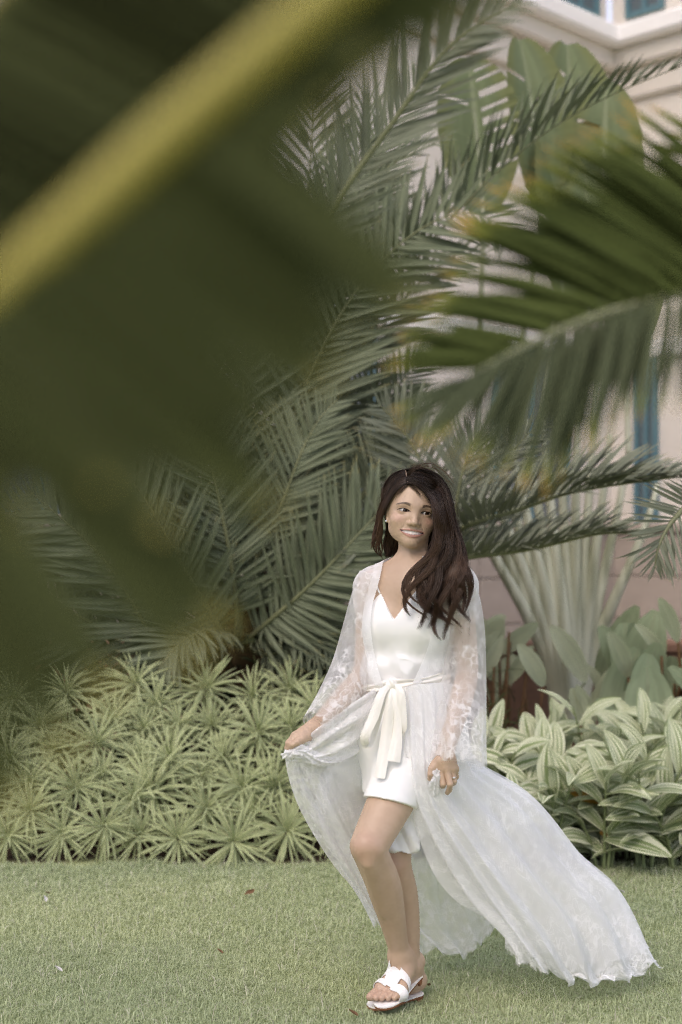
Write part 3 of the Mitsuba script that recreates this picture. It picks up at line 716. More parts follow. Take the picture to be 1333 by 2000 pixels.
# ================================================================ the huge out-of-focus leaf by the lens
leaf_mat('front_leaf', leaf_tone((0.038, 0.047, 0.017), (0.088, 0.100, 0.040), tip=(0.34, 0.30, 0.10), rib=(0.08, 0.085, 0.034), scale=10, tip_at=(0.89, 0.97)), rough=0.5, trans=0.45)
mat('front_midrib', type='principled', base_color=rgb(0.30, 0.26, 0.05), roughness=0.5, specular=0.4)
front = thing('foreground_frond', 'huge out of focus palm frond with a thick yellow midrib at upper left', 'palm frond')
C = spline(q((-160, 700, 0.538), (0, 565, 0.534), (150, 430, 0.53), (320, 270, 0.526), (480, 130, 0.522), (640, -10, 0.518), (800, -150, 0.514)), 60)
fr = put('frond', mikit.ply(tube(C, np.linspace(0.0102, 0.0086, 60), 10), 'front_midrib', smooth=True), front, label='thick yellow green midrib with its leaflets')
FRONT = variants(5, lambda r: blade(1.0, 0.165 * r.uniform(0.9, 1.1), droop=r.uniform(0.0, 0.15), fold=0.25, n=10, profile=lambda t: np.clip(t * 6 + 0.35, 0, 1) * np.clip((1 - t) * 5.5, 0.02, 1) ** 0.8), 'front_leaf', 14)
rng = np.random.default_rng(78)
low_ = [((-270, 798), (55, 1610)), ((-235, 768), (148, 1500)), ((-207, 742), (232, 1378)), ((-150, 700), (70, 1130)), ((-81, 634), (395, 1325)), ((-30, 590), (455, 1255)), ((-50, 608), (330, 1040)), ((0, 565), (430, 960)), ((25, 544), (548, 1014)),
        ((70, 505), (525, 965)), ((120, 462), (560, 850)), ((170, 420), (640, 760)), ((217, 380), (655, 735)), ((265, 338), (700, 680)), ((315, 295), (790, 610)), ((379, 243), (838, 602)), ((410, 215), (700, 470)), ((445, 182), (560, 330)), ((480, 152), (590, 270)), ((530, 108), (668, 240)),
        ((570, 72), (700, 180)), ((600, 45), (740, 150)), ((640, 10), (800, 110)), ((680, -25), (900, 60)), ((740, -80), (990, 0)), ((48, 522), (440, 880)), ((-100, 655), (200, 960)), ((-310, 830), (-30, 1680)), ((-180, 725), (50, 1040)), ((-115, 665), (150, 1000)), ((-60, 618), (260, 980)), ((480, 152), (650, 195)), ((520, 115), (705, 165)), ((440, 190), (610, 262)), ((555, 85), (720, 110)), ((-125, 676), (45, 960)), ((-165, 712), (10, 1000))]
high_ = [((-60 + 22 * k, 616 - 19.4 * k), (-470 + 21 * k, 400 - 21 * k)) for k in range(38)]
for lst, dY in ((low_, -0.008), (high_, 0.03)):
    for k, ((bx, by), (tx, ty)) in enumerate(lst):
        back = 0.0014 * k if lst is high_ else 0.0
        p0, p1 = at(bx, by, 0.528 + back), at(tx, ty, 0.528 + dY + back + (rng.normal(0, 0.010) if lst is low_ else 0))
        L = np.linalg.norm(p1 - p0)
        put('leaflet', FRONT[int(rng.integers(5))][0], fr, frame_matrix(p0, p1 - p0, (np.array([0.15, -1.0, -0.30]) if lst is low_ else np.array([0.3, -0.85, 0.75])) + rng.normal(0, 0.30 if lst is low_ else 0.12, 3), L, (0.122 if lst is low_ else 0.245) * min(1.0, max(L / 0.114, 0.85))))

# ---- litter on the lawn
mat('dry_leaf', type='principled', base_color=rgb(0.17, 0.10, 0.055), roughness=0.8, specular=0.1)
mat('pale_petal', type='principled', base_color=rgb(0.55, 0.53, 0.50), roughness=0.7, specular=0.1)
for px, py, L, m, lab in ((478, 1748, 0.045, 'dry_leaf', 'curled brown leaf on the lawn below the hedge'), (98, 1745, 0.025, 'dry_leaf', 'small reddish leaf on the lawn at the left'), (90, 1762, 0.04, 'pale_petal', 'pale dead leaf on the lawn at the left edge'),
                      (122, 1898, 0.035, 'pale_petal', 'whitish scrap of leaf on the lawn in the lower left corner'), (700, 1985, 0.035, 'dry_leaf', 'brown leaf on the lawn left of the sandals'), (840, 1925, 0.03, 'dry_leaf', 'reddish leaf on the lawn right of the sandals'), (1222, 1744, 0.03, 'pale_petal', 'pale pink leaf on the lawn under the striped plants'), (436, 1863, 0.03, 'dry_leaf', 'small brown twig like leaf on the lawn left of the walking woman')):
    d = at(px, py, 1.0) - CAM
    p_ = CAM + d * ((0.030 - CAM[2]) / d[2])
    v, f, uv = blade(L, L * 0.42, droop=-0.9, fold=0.5, twist=0.8, n=8, profile=oval, across=4)
    put('fallen_leaf', mikit.ply(placed((v, f), frame_matrix(p_, [math.cos(px), math.sin(px), 0.05], [0.2, -0.3, 1])), {'type': 'twosided', 'bsdf': {'type': 'ref', 'id': m}}, smooth=True), label=lab, category='leaf')
# ================================================================ the person
def W(px, py, dy=0.0):
    return at(px, py, 4.27 + dy)


# ---- signed distance pieces: (function, centre, reach); smooth unions; a sparse surface net with local magnification
def smin(a, b, k):
    h = np.maximum(k - np.abs(a - b), 0) / k
    return np.minimum(a, b) - h * h * k * 0.25


def length(v):
    return np.sqrt(np.einsum('ij,ij->i', v, v))


def cone(a, b, ra, rb):
    a, b = np.asarray(a, float), np.asarray(b, float)
    ab = b - a
    l2 = max(ab @ ab, 1e-12)

    def f(p):
        q = p - a
        t = np.clip(q @ (ab / l2), 0, 1)
        return length(q - t[:, None] * ab) - (ra + (rb - ra) * t)
    return f, (a + b) / 2, math.sqrt(l2) / 2 + max(ra, rb)


def ell(c, r, R=None):
    """Ellipsoid, R: columns are its axes."""
    c, r = np.asarray(c, float), np.asarray(r, float)
    R = np.eye(3) if R is None else R

    def f(p):
        q = ((p - c) @ R) / r
        k0 = length(q)
        k1 = length(q / r)
        return k0 * (k0 - 1) / (k1 + 1e-9)
    return f, c, r.max()


def limb(points, radii, n=12, k=0.0):
    """A limb swept along a smooth curve, its radius running smoothly through the given ones."""
    points = np.asarray(points, float)
    t = np.r_[0, np.cumsum(np.linalg.norm(np.diff(points, axis=0), axis=1))]
    u = np.linspace(0, t[-1], n)
    from scipy.interpolate import PchipInterpolator
    C, R = PchipInterpolator(t, points)(u), PchipInterpolator(t, radii)(u)
    return [(cone(C[i], C[i + 1], R[i], R[i + 1]), k) for i in range(n - 1)]


class Blend:
    """Pieces united smoothly: [(piece, k), ...]"""

    def __init__(self, items):
        self.items = items
        self.cs = np.array([i[0][1] for i in items])
        self.rs = np.array([i[0][2] + 0.05 + i[1] for i in items])
        self.c = (self.cs.min(0) + self.cs.max(0)) / 2
        self.reach = float((np.sqrt(((self.cs - self.c) ** 2).sum(1)) + self.rs).max())

    def near(self, c, rad):
        d = self.c - c
        return d[0] * d[0] + d[1] * d[1] + d[2] * d[2] < (self.reach + rad) ** 2

    def __call__(self, p, c, rad):
        if not self.near(c, rad):
            return None
        on = np.flatnonzero(((self.cs - c) ** 2).sum(1) < (self.rs + rad) ** 2)
        d = None
        for i in on:
            (f, _, _), k = self.items[i]
            x = f(p)
            d = x if d is None else smin(d, x, k) if k > 0 else np.minimum(d, x)
        return d


def either(a, b, k=None):
    if a is None:
        return b
    if b is None:
        return a
    return np.minimum(a, b) if not k else smin(a, b, k)


class Warp:
    """q -> p, shrinking lengths by s within r1 of c, so that an even grid in q is finer there."""

    def __init__(self, c, s, r1, r2):
        self.c = np.asarray(c, float)
        self.r = np.linspace(0, 4, 4001)
        slope = s + (1 - s) * np.clip((self.r * 1.0 - r1 / s) / ((r2 - r1) / s), 0, 1)
        self.g = np.r_[0, np.cumsum((slope[1:] + slope[:-1]) / 2 * np.diff(self.r))]

    def __call__(self, q):
        d = q - self.c
        r = np.linalg.norm(d, axis=1) + 1e-12
        return self.c + d * (np.interp(r, self.r, self.g) / r)[:, None]

    def inverse(self, p):
        d = p - self.c
        r = np.linalg.norm(d, axis=-1, keepdims=True) + 1e-12
        return self.c + d * (np.interp(r, self.g, self.r) / r)


def surface_net(sdf, lo, hi, h, warps=()):
    """Mesh of sdf(points, centre, radius) = 0; sdf may return None for 'far outside'."""
    N = 16
    lo, hi = np.asarray(lo, float), np.asarray(hi, float)
    for w in warps:
        cs = np.stack(np.meshgrid(*[np.linspace(lo[i], hi[i], 13) for i in range(3)], indexing='ij'), -1).reshape(-1, 3)
        cs = w.inverse(cs)
        lo, hi = cs.min(0), cs.max(0)

    def warp(q):
        for w in warps[::-1]:
            q = w(q)
        return q
    nb = np.ceil((hi - lo) / (h * N)).astype(int)
    blocks = np.stack(np.meshgrid(*[np.arange(n) for n in nb], indexing='ij'), -1).reshape(-1, 3)
    half = h * N * math.sqrt(3) / 2
    keep = []
    qc = lo + (blocks + 0.5) * h * N
    pc = warp(qc)
    keep = blocks[np.abs(sdf(pc, pc.mean(0), 9.0)) < half * 1.25 + 0.004]
    S = nb * N + 4
    loc = np.stack(np.meshgrid(*[np.arange(N + 2)] * 3, indexing='ij'), -1).reshape(-1, 3)
    vid, vpos, quads = [], [], []
    key = lambda g: ((g[:, 0] + 1) * S[1] + g[:, 1] + 1) * S[2] + g[:, 2] + 1  # noqa: E731
    corners = np.array([[x, y, z] for x in (0, 1) for y in (0, 1) for z in (0, 1)])
    edges = [(a, b) for a in range(8) for b in range(8) if a < b and np.abs(corners[a] - corners[b]).sum() == 1]
    for b in keep:
        g = b * N + loc
        p = warp(lo + g * h)
        c = p.mean(0)
        d = sdf(p, c, float(length(p - c).max()))
        if d is None:
            continue
        D = d.reshape(N + 2, N + 2, N + 2)
        neg = D < 0
        if neg.all() or not neg.any():
            continue
        n = N
        cn = np.stack([neg[x:x + n, y:y + n, z:z + n] for x, y, z in corners], -1)
        act = np.argwhere(cn.any(-1) & ~cn.all(-1))
        if len(act):
            dv = np.stack([D[act[:, 0] + x, act[:, 1] + y, act[:, 2] + z] for x, y, z in corners], -1)
            acc, cnt = np.zeros((len(act), 3)), np.zeros(len(act))
            for ia, ib in edges:
                da, db = dv[:, ia], dv[:, ib]
                cross = (da < 0) != (db < 0)
                t = np.where(cross, da / np.where(cross, da - db, 1), 0)
                acc += np.where(cross[:, None], corners[ia] + t[:, None] * (corners[ib] - corners[ia]), 0)
                cnt += cross
            vid.append(key(b * N + act))
            vpos.append(lo + (b * N + act + acc / cnt[:, None]) * h)
        for ax in range(3):
            o = np.eye(3, dtype=int)
            e = o[ax]
            u, v = o[(ax + 1) % 3], o[(ax + 2) % 3]
            # edges starting at grid points 1..N of this block's local range (cells to the lower side exist in it or in a neighbour)
            A = neg[:n, :n, :n]
            B = neg[e[0]:e[0] + n, e[1]:e[1] + n, e[2]:e[2] + n]
            ed = np.argwhere(A != B)
            if not len(ed):
                continue
            inside = A[ed[:, 0], ed[:, 1], ed[:, 2]]
            G = b * N + ed
            q = np.stack([key(G), key(G - u), key(G - u - v), key(G - v)], 1)
            q[~inside] = q[~inside][:, ::-1]
            quads.append(q)
    vid, vpos, quads = np.concatenate(vid), np.vstack(vpos), np.vstack(quads)
    order = np.argsort(vid)
    vid, vpos = vid[order], vpos[order]
    ix = np.searchsorted(vid, quads)
    ok = (ix < len(vid)).all(1)
    ix = np.minimum(ix, len(vid) - 1)
    ok &= (vid[ix] == quads).all(1)
    ix = ix[ok]
    f = np.vstack([ix[:, [0, 1, 2]], ix[:, [0, 2, 3]]])
    return warp(vpos), f


# ---- head frame: local x to her left, y out of the face, z up (metres)
YAW, ROLL, NOD = math.radians(8), math.radians(8), math.radians(1)
hF = np.array([math.sin(YAW), -math.cos(YAW), 0])
hL = np.array([math.cos(YAW), math.sin(YAW), 0])
hU = np.array([0, 0, 1.0])
hL, hU = hL * math.cos(ROLL) - hU * math.sin(ROLL), hU * math.cos(ROLL) + hL * math.sin(ROLL)
hF, hU = hF * math.cos(NOD) - hU * math.sin(NOD), hU * math.cos(NOD) + hF * math.sin(NOD)
HR = np.stack([hL, hF, hU], 1)                         # world = HO + HR @ local
HO = W(811, 1000, -0.01) - HR @ np.array([0, 0.068, 0])


def H(x, y, z):
    """Head-local centimetres to world."""
    return HO + HR @ (np.array([x, y, z]) * 0.01)


def hell(c, r, k):
    return (ell(H(*c), np.array(r) * 0.01, HR), k)


def hcone(a, b, ra, rb, k):
    return (cone(H(*a), H(*b), ra * 0.01, rb * 0.01), k)


EYE_X, EYE_Y, EYE_R = 3.40, 5.72, 1.28
head = Blend([
    hell((0, -1.3, 2.7), (7.45, 9.1, 8.9), 0),
    hell((0, 1.0, -2.4), (6.0, 6.5, 6.9), 0.03),
    hcone((-4.15, 0.6, -5.8), (-1.0, 6.0, -8.95), 1.35, 1.25, 0.025),
    hcone((4.15, 0.6, -5.8), (1.0, 6.0, -8.95), 1.35, 1.25, 0.025),
    hell((-3.1, 3.2, -5.5), (2.6, 3.0, 2.8), 0.025), hell((3.1, 3.2, -5.5), (2.6, 3.0, 2.8), 0.025),
    hell((0, 6.1, -8.75), (1.75, 1.55, 1.55), 0.02),
    hell((0, 4.6, -6.4), (3.6, 2.6, 2.8), 0.02),                     # muzzle behind the lips
    hell((-4.35, 4.6, -3.1), (2.2, 2.0, 1.9), 0.018), hell((4.35, 4.6, -3.1), (2.2, 2.0, 1.9), 0.018),   # smiling cheeks
    hell((0, 6.3, 1.7), (5.0, 1.1, 1.1), 0.02),
    hcone((0, 6.9, 0.6), (0, 8.35, -2.9), 0.62, 0.85, 0.012),        # nose bridge and tip
    hell((0, 8.55, -3.3), (1.08, 0.95, 0.86), 0.007),
    hell((-1.32, 7.45, -3.6), (0.68, 0.9, 0.62), 0.007), hell((1.32, 7.45, -3.6), (0.68, 0.9, 0.62), 0.007),
    # ears
    hell((-7.0, -0.9, -0.6), (0.5, 1.5, 2.7), 0.008), hell((7.0, -0.9, -0.6), (0.5, 1.5, 2.7), 0.008),
    hell((-6.75, 0.0, -3.3), (0.42, 0.7, 0.85), 0.005), hell((6.75, 0.0, -3.3), (0.42, 0.7, 0.85), 0.005),
])
MW = 3.95                                             # half the smile's width


def lip_curves(x):
    """z of (outer top, inner top, inner bottom, outer bottom) of the lips at x (centimetres), corners raised."""
    u = np.clip(np.abs(x) / MW, 0, 1.0)
    corner = -5.85
    top = corner + (0.66 * (1 - u ** 2.2)) - 0.16 * np.exp(-(x / 0.55) ** 2)
    itop = corner + 0.08 * (1 - u ** 2)
    ibot = corner - 1.08 * (1 - u ** 2)
    bot = corner - 1.95 * (1 - u ** 2.0)
    return top, itop, ibot, bot


def face_detail(p, d):
    """Lips, mouth, eyelids and nostrils worked into the head's distance d near the face."""
    q = (p - HO) @ HR * 100
    x, y, z = q.T
    near = (y > 3.0) & (np.abs(x) < 6.5) & (z < 4) & (z > -11)
    if not near.any():
        return d
    d = d.copy()
    x, y, z, e = x[near], y[near], z[near], d[near] * 100
    for s in (-1, 1):                                   # eye sockets and lids
        ex = (x - s * EYE_X)
        dist = np.sqrt(ex ** 2 + (y - 8.7) ** 2 + (z - 0.15) ** 2)
        e = -smin(-e, dist - 1.55, 1.4)
        ball = np.sqrt((ex * 0.86) ** 2 + (y - EYE_Y) ** 2 + (z + 0.02) ** 2)
        e = smin(e, ball - (EYE_R + 0.17 - 0.05 * np.exp(-((z - 0.72) / 0.14) ** 2)), 0.35)
        u = np.clip(ex * s / 1.75, -1.2, 1.2)
        zu = 0.54 * (1 - np.abs(u) ** 2.3) + 0.07 * u
        zl = -0.37 * (1 - np.abs(u) ** 2) + 0.07 * u
        cut = np.maximum.reduce([z - zu, zl - z, np.abs(u) * 1.75 - 1.75, EYE_Y + 0.5 - y])
        e = np.maximum(e, -cut)
    top, itop, ibot, bot = lip_curves(x)
    front = y > 4.2
    # lips swell out of the face
    mid_u, mid_l = (top + itop) / 2, (ibot + bot) / 2
    hu, hl = np.maximum((top - itop) / 2, 0.06), np.maximum((ibot - bot) / 2, 0.06)
    swell = 0.26 * np.exp(-((z - mid_u) / hu) ** 2 * 0.9) + 0.36 * np.exp(-((z - mid_l) / hl) ** 2 * 0.9)
    swell *= np.clip(1.15 - np.abs(x) / MW, 0, 1) * front
    e = e - swell
    # folds beside the smile
    for s in (-1, 1):
        t = np.clip((-4.2 - z) / 3.0, 0, 1)
        fold = np.exp(-((x * s - 2.65 - 1.5 * t) / 0.28) ** 2) * np.exp(-((z + 5.3) / 1.5) ** 2)
        e = e + 0.11 * fold * front
    # the open mouth
    cut = np.maximum.reduce([z - itop, ibot - z, np.abs(x) - (MW - 0.25), 4.8 - y, y - 11])
    e = np.maximum(e, -cut)
    for s in (-1, 1):                                   # nostrils
        dist = np.sqrt(((x - s * 0.78) / 1.25) ** 2 + ((y - 7.9) / 1.2) ** 2 + (z + 4.28) ** 2)
        e = -smin(-e, dist - 0.34, 0.15)
    d[near] = e / 100
    return d


# ---- torso: turned about 25 degrees to her right (image left)
TA = math.radians(24)
tL = np.array([math.cos(TA), -math.sin(TA), 0])        # her left
tF = np.array([-math.sin(TA), -math.cos(TA), 0])       # out of her chest
TR = np.stack([tL, tF, [0, 0, 1.0]], 1)
shR, shL = W(727, 1150, 0.10), W(897, 1146, -0.02)
chest = W(806, 1205, 0.055)
waist = W(792, 1332, 0.06)
pelvis = W(788, 1425, 0.06)
neck0, neck1 = W(803, 1128, 0.07), W(808, 1055, 0.065)


def tell(c, off, r):
    return ell(c + TR @ np.array(off), r, TR)


torso = Blend([
    (tell(chest, (0, 0, 0.02), (0.135, 0.092, 0.165)), 0),
    (tell(chest, (0, -0.012, 0.085), (0.150, 0.070, 0.065)), 0.05),
    (tell(waist, (0, 0, 0), (0.112, 0.086, 0.13)), 0.06),
    (tell(pelvis, (0, -0.005, 0), (0.150, 0.108, 0.115)), 0.07),
    (tell(chest, (-0.067, 0.062, -0.022), (0.056, 0.050, 0.058)), 0.045),
    (tell(chest, (0.067, 0.062, -0.022), (0.056, 0.050, 0.058)), 0.045),
    (cone(neck0 + TR @ np.array([-0.02, -0.005, 0.005]), shR + np.array([0.012, 0, 0.012]), 0.045, 0.040), 0.05),
    (cone(neck0 + TR @ np.array([0.02, -0.005, 0.005]), shL + np.array([-0.012, 0, 0.012]), 0.045, 0.040), 0.05),
    (cone(neck0, neck1, 0.045, 0.0405), 0.035),
    (cone(neck1, H(0, -2.0, -4.0), 0.0405, 0.045), 0.02),
    (cone(neck0 + TR @ np.array([-0.018, 0.047, -0.015]), shR + np.array([0.02, -0.035, 0.028]), 0.010, 0.008), 0.018),
    (cone(neck0 + TR @ np.array([0.018, 0.047, -0.015]), shL + np.array([-0.02, -0.035, 0.028]), 0.010, 0.008), 0.018),
])
elR, wrR = W(709, 1322, 0.10), W(614, 1423, -0.06)
elL, wrL = W(914, 1318, 0.03), W(869, 1477, -0.14)


def arm(sh, el, wr):
    return limb([sh, sh + (el - sh) * 0.4, el - (el - sh) * 0.04, el + (wr - el) * 0.28, el + (wr - el) * 0.7, wr],
                [0.043, 0.0385, 0.0335, 0.0355, 0.028, 0.0235], 14)


def finger(pts, r0, r1):
    rs = np.linspace(r0, r1, len(pts))
    return Blend([(cone(pts[i], pts[i + 1], rs[i], rs[i + 1]), 0.003) for i in range(len(pts) - 1)])


def Z(x, y, dy):
    """Her left hand: pixels of the enlarged survey crop."""
    return W(x / 13.33 + 820, y / 13.33 + 1460, dy)


armL = Blend(arm(shL, elL, wrL))
hb = -0.165                                            # depth of the back of the hand
palmL = Blend([(cone(wrL, Z(640, 330, -0.15), 0.0255, 0.026), 0), (cone(Z(560, 360, hb + .012), Z(545, 540, hb + .008), 0.017, 0.0125), 0.012),
               (cone(Z(680, 340, hb + .012), Z(700, 540, hb), 0.018, 0.0125), 0.012), (cone(Z(770, 340, hb + .014), Z(850, 545, hb + .006), 0.018, 0.0122), 0.012),
               (cone(Z(790, 360, hb + .02), Z(930, 560, hb + .020), 0.017, 0.0115), 0.012), (cone(Z(560, 380, hb + .02), Z(400, 470, hb + .012), 0.019, 0.014), 0.012)])
fingL = [finger([Z(545, 545, hb + .006), Z(615, 955, hb - .004), Z(600, 1000, hb + .022), Z(560, 930, hb + .036)], 0.0098, 0.0072),
         finger([Z(705, 545, hb), Z(795, 960, hb - .012), Z(775, 1105, hb + .006), Z(725, 1180, hb + .020)], 0.0100, 0.0070),
         finger([Z(850, 550, hb + .006), Z(893, 880, hb + .004), Z(890, 925, hb + .026), Z(840, 880, hb + .040)], 0.0094, 0.0070),
         finger([Z(932, 565, hb + .020), Z(955, 770, hb + .028), Z(930, 800, hb + .046), Z(890, 760, hb + .054)], 0.0084, 0.0062),
         finger([Z(440, 430, hb + .014), Z(315, 560, hb + .002), Z(285, 700, hb - .002), Z(268, 815, hb + .006)], 0.0118, 0.0070)]


def Y(x, y, dy):
    """Her right hand: pixels of the enlarged survey crop."""
    return W(x / 11.1 + 540, y / 11.1 + 1400, dy)


armR = Blend(arm(shR, elR, wrR))
hr = -0.095
palmR = Blend([(cone(wrR, Y(640, 370, hr + .02), 0.0255, 0.025), 0), (cone(Y(660, 400, hr), Y(425, 455, hr - .016), 0.019, 0.0125), 0.012),
               (cone(Y(650, 365, hr + .02), Y(405, 415, hr + .004), 0.018, 0.0125), 0.012), (cone(Y(640, 365, hr + .035), Y(410, 410, hr + .024), 0.017, 0.012), 0.012),
               (cone(Y(650, 400, hr + .04), Y(430, 430, hr + .042), 0.016, 0.011), 0.012), (cone(Y(640, 430, hr - .006), Y(540, 500, hr - .03), 0.017, 0.0125), 0.012)])
fingR = [finger([Y(425, 455, hr - .016), Y(300, 590, hr - .030), Y(275, 690, hr - .022), Y(330, 730, hr - .006)], 0.0098, 0.0072),
         finger([Y(405, 415, hr + .004), Y(262, 570, hr - .006), Y(235, 680, hr + .000), Y(290, 740, hr + .012)], 0.0100, 0.0070),
         finger([Y(410, 410, hr + .024), Y(280, 550, hr + .018), Y(255, 660, hr + .022), Y(310, 720, hr + .03)], 0.0094, 0.0070),
         finger([Y(430, 430, hr + .042), Y(320, 550, hr + .040), Y(300, 630, hr + .042), Y(350, 690, hr + .045)], 0.0084, 0.0062),
         finger([Y(560, 490, hr - .028), Y(450, 560, hr - .044), Y(360, 610, hr - .046), Y(320, 660, hr - .040)], 0.0118, 0.0072)]

# ---- legs and feet
hipL, knL, anL = W(822, 1445, 0.03), W(722, 1652, -0.19), W(784, 1868, 0.0)
hipR, knR, anR = W(762, 1445, 0.11), W(769, 1676, -0.025), W(804, 1888, 0.045)


def leg(hip, kn, an, back, bulge=1.0):
    fwd = -back
    return limb([hip, hip + (kn - hip) * 0.5, kn - (kn - hip) * 0.10 + fwd * 0.002, kn + fwd * 0.003, kn + (an - kn) * 0.12, kn + (an - kn) * 0.32 + back * 0.012,
                 kn + (an - kn) * 0.65 + back * 0.008, kn + (an - kn) * 0.9, an],
                [0.088, 0.0715, 0.0575, 0.0545, 0.050, 0.0510 * bulge, 0.0400, 0.0315, 0.0310], 22)


def foot(an, heel, ball_in, ball_out, toes, side):
    """A bare foot: heel, instep, ball and five toes; toes = [(root, tip, radius)]."""
    up = np.array([0, 0, 1.0])
    mid = (ball_in + ball_out) / 2
    arch = heel + (mid - heel) * 0.45 + up * 0.024
    return [(cone(an, heel + up * 0.012, 0.031, 0.027), 0.02), (cone(heel + up * 0.004, heel + (mid - heel) * 0.2, 0.0265, 0.026), 0.015),
            (cone(an + (mid - heel) * 0.10, arch + (mid - heel) * 0.12, 0.029, 0.025), 0.025), (cone(arch, ball_in + up * 0.004, 0.025, 0.0185), 0.025),
            (cone(arch, ball_out + up * 0.001, 0.024, 0.0155), 0.025), (cone(ball_in, ball_out, 0.0185, 0.0150), 0.012)]


SOLE_F = [W(826, 1899, 0.075), W(800, 1928, 0.025), W(758, 1957, -0.06), W(724, 1961, -0.115)]     # underside of her left foot, heel to toe
f_dir = unit(SOLE_F[2] - SOLE_F[0])
f_side = unit(np.cross(f_dir, [0, 0, 1.0]))            # towards the outer side of the left foot or inner; fixed below
g_dir = unit((SOLE_F[3] - SOLE_F[2]) * np.array([1, 1, 0]))
left_of = unit(np.cross([0, 0, 1.0], g_dir))           # her left when she looks along the foot
heelL = W(812, 1884, 0.055)
ballL_in, ballL_out = W(746, 1932, -0.050), W(785, 1941, -0.088)
fwdL = unit(W(721, 1945, -0.082) - ballL_in)
toesL = [(ballL_in + (ballL_out - ballL_in) * a + fwdL * 0.004, ballL_in + (ballL_out - ballL_in) * a * 0.92 + fwdL * ln + np.array([0, 0, -0.006]), r)
         for a, ln, r in ((0.0, 0.046, 0.0118), (0.30, 0.045, 0.0085), (0.54, 0.039, 0.0080), (0.77, 0.031, 0.0076), (1.0, 0.022, 0.0074))]
legL = Blend(leg(hipL, knL, anL, unit(np.array([0.65, 0.75, 0]))) + [(ell(knL + np.array([-0.012, -0.034, 0.006]), (0.027, 0.022, 0.030)), 0.022), (cone(knL + np.array([-0.004, -0.036, -0.045]), knL + (anL - knL) * 0.55 + np.array([-0.012, -0.022, 0]), 0.012, 0.010), 0.03)]
             + foot(anL, heelL, ballL_in, ballL_out, toesL, 1)
             + [(cone(anL + np.array([0.020, -0.006, 0.004]), anL + np.array([0.022, -0.004, -0.004]), 0.013, 0.013), 0.014)])
toe_fL = [finger([a, (a * 0.45 + b * 0.55) + np.array([0, 0, 0.003]), b], r * 1.05, r) for a, b, r in toesL]
heelR = W(816, 1921, 0.06)
fR = unit(np.array([-0.74, -0.67, 0]))
sR = np.array([-fR[1], fR[0], 0])                      # her left of the right foot = its inner side
ballR = heelR + fR * 0.132
ballR[2] = 0.046
ballR_in, ballR_out = ballR + sR * 0.020, ballR - sR * 0.024 - fR * 0.012
toesR = [(ballR_in + (ballR_out - ballR_in) * a, ballR_in + (ballR_out - ballR_in) * a + fR * ln + np.array([0, 0, -0.006]), r)
         for a, ln, r in ((0.0, 0.044, 0.0115), (0.30, 0.043, 0.0085), (0.54, 0.037, 0.0080), (0.77, 0.030, 0.0076), (1.0, 0.022, 0.0074))]
legR = Blend(leg(hipR, knR, anR, unit(np.array([0.6, 0.8, 0])), 0.94) + foot(anR, heelR, ballR_in, ballR_out, toesR, -1))
toe_fR = [finger([a, (a * 0.45 + b * 0.55) + np.array([0, 0, 0.003]), b], r * 1.05, r) for a, b, r in toesR]


def body_sdf(p, c, rad):
    t = either(torso(p, c, rad), head(p, c, rad), 0.012)
    if t is not None and head.near(c, rad):
        t = face_detail(p, t)
    out = t
    for limb, k in ((armL, 0.03), (armR, 0.03), (legL, 0.03), (legR, 0.03)):
        x = limb(p, c, rad)
        if x is not None:
            out = either(out, either(t, x, k))
    for palm, limb, fingers in ((palmL, armL, fingL), (palmR, armR, fingR)):
        x = palm(p, c, rad)
        if x is not None or any(f.near(c, rad) for f in fingers):
            base = either(x, limb(p, c, rad), 0.012)
            out = either(out, base)
            for f in fingers:
                out = either(out, either(base, f(p, c, rad), 0.006))
    for limb, toes in ((legL, toe_fL), (legR, toe_fR)):
        for f in toes:
            x = f(p, c, rad)
            if x is not None:
                out = either(out, either(limb(p, c, rad), x, 0.007))
    return out


warps = []
for c_, s_, r1_, r2_ in ((H(0, 4, -2), 0.27, 0.11, 0.20), (Z(640, 650, hb), 0.33, 0.06, 0.12), (Y(420, 520, hr), 0.33, 0.06, 0.12),
                         (W(760, 1930, -0.06), 0.42, 0.08, 0.16)):
    c_ = np.asarray(c_, float)
    for w_ in warps:
        c_ = w_.inverse(c_)
    warps.append(Warp(c_, s_, r1_, r2_))
BODY = surface_net(body_sdf, [-0.35, 3.85, 0.0], [0.75, 4.60, 1.66], 0.0060, warps)

# ---- skin: tone, lips, brows, lids, blush and moles worked out in the head's own frame
_R, _O = HR.tolist(), HO.tolist()
_knee = [(knL + np.array([-0.012, -0.05, 0.0])).tolist(), (knR + np.array([-0.0, -0.04, 0.0])).tolist(), np.asarray(W(740, 1945, -0.1)).tolist()]
_moles = [W(756, 1598, -.18).tolist(), W(735, 1568, -.15).tolist(), W(731, 1730, -.18).tolist(), W(698, 1636, -.24).tolist()]


def head_local(p):
    d = [p.x - _O[0], p.y - _O[1], p.z - _O[2]]
    return [sum(d[i] * _R[i][j] for i in range(3)) * 100 for j in range(3)]


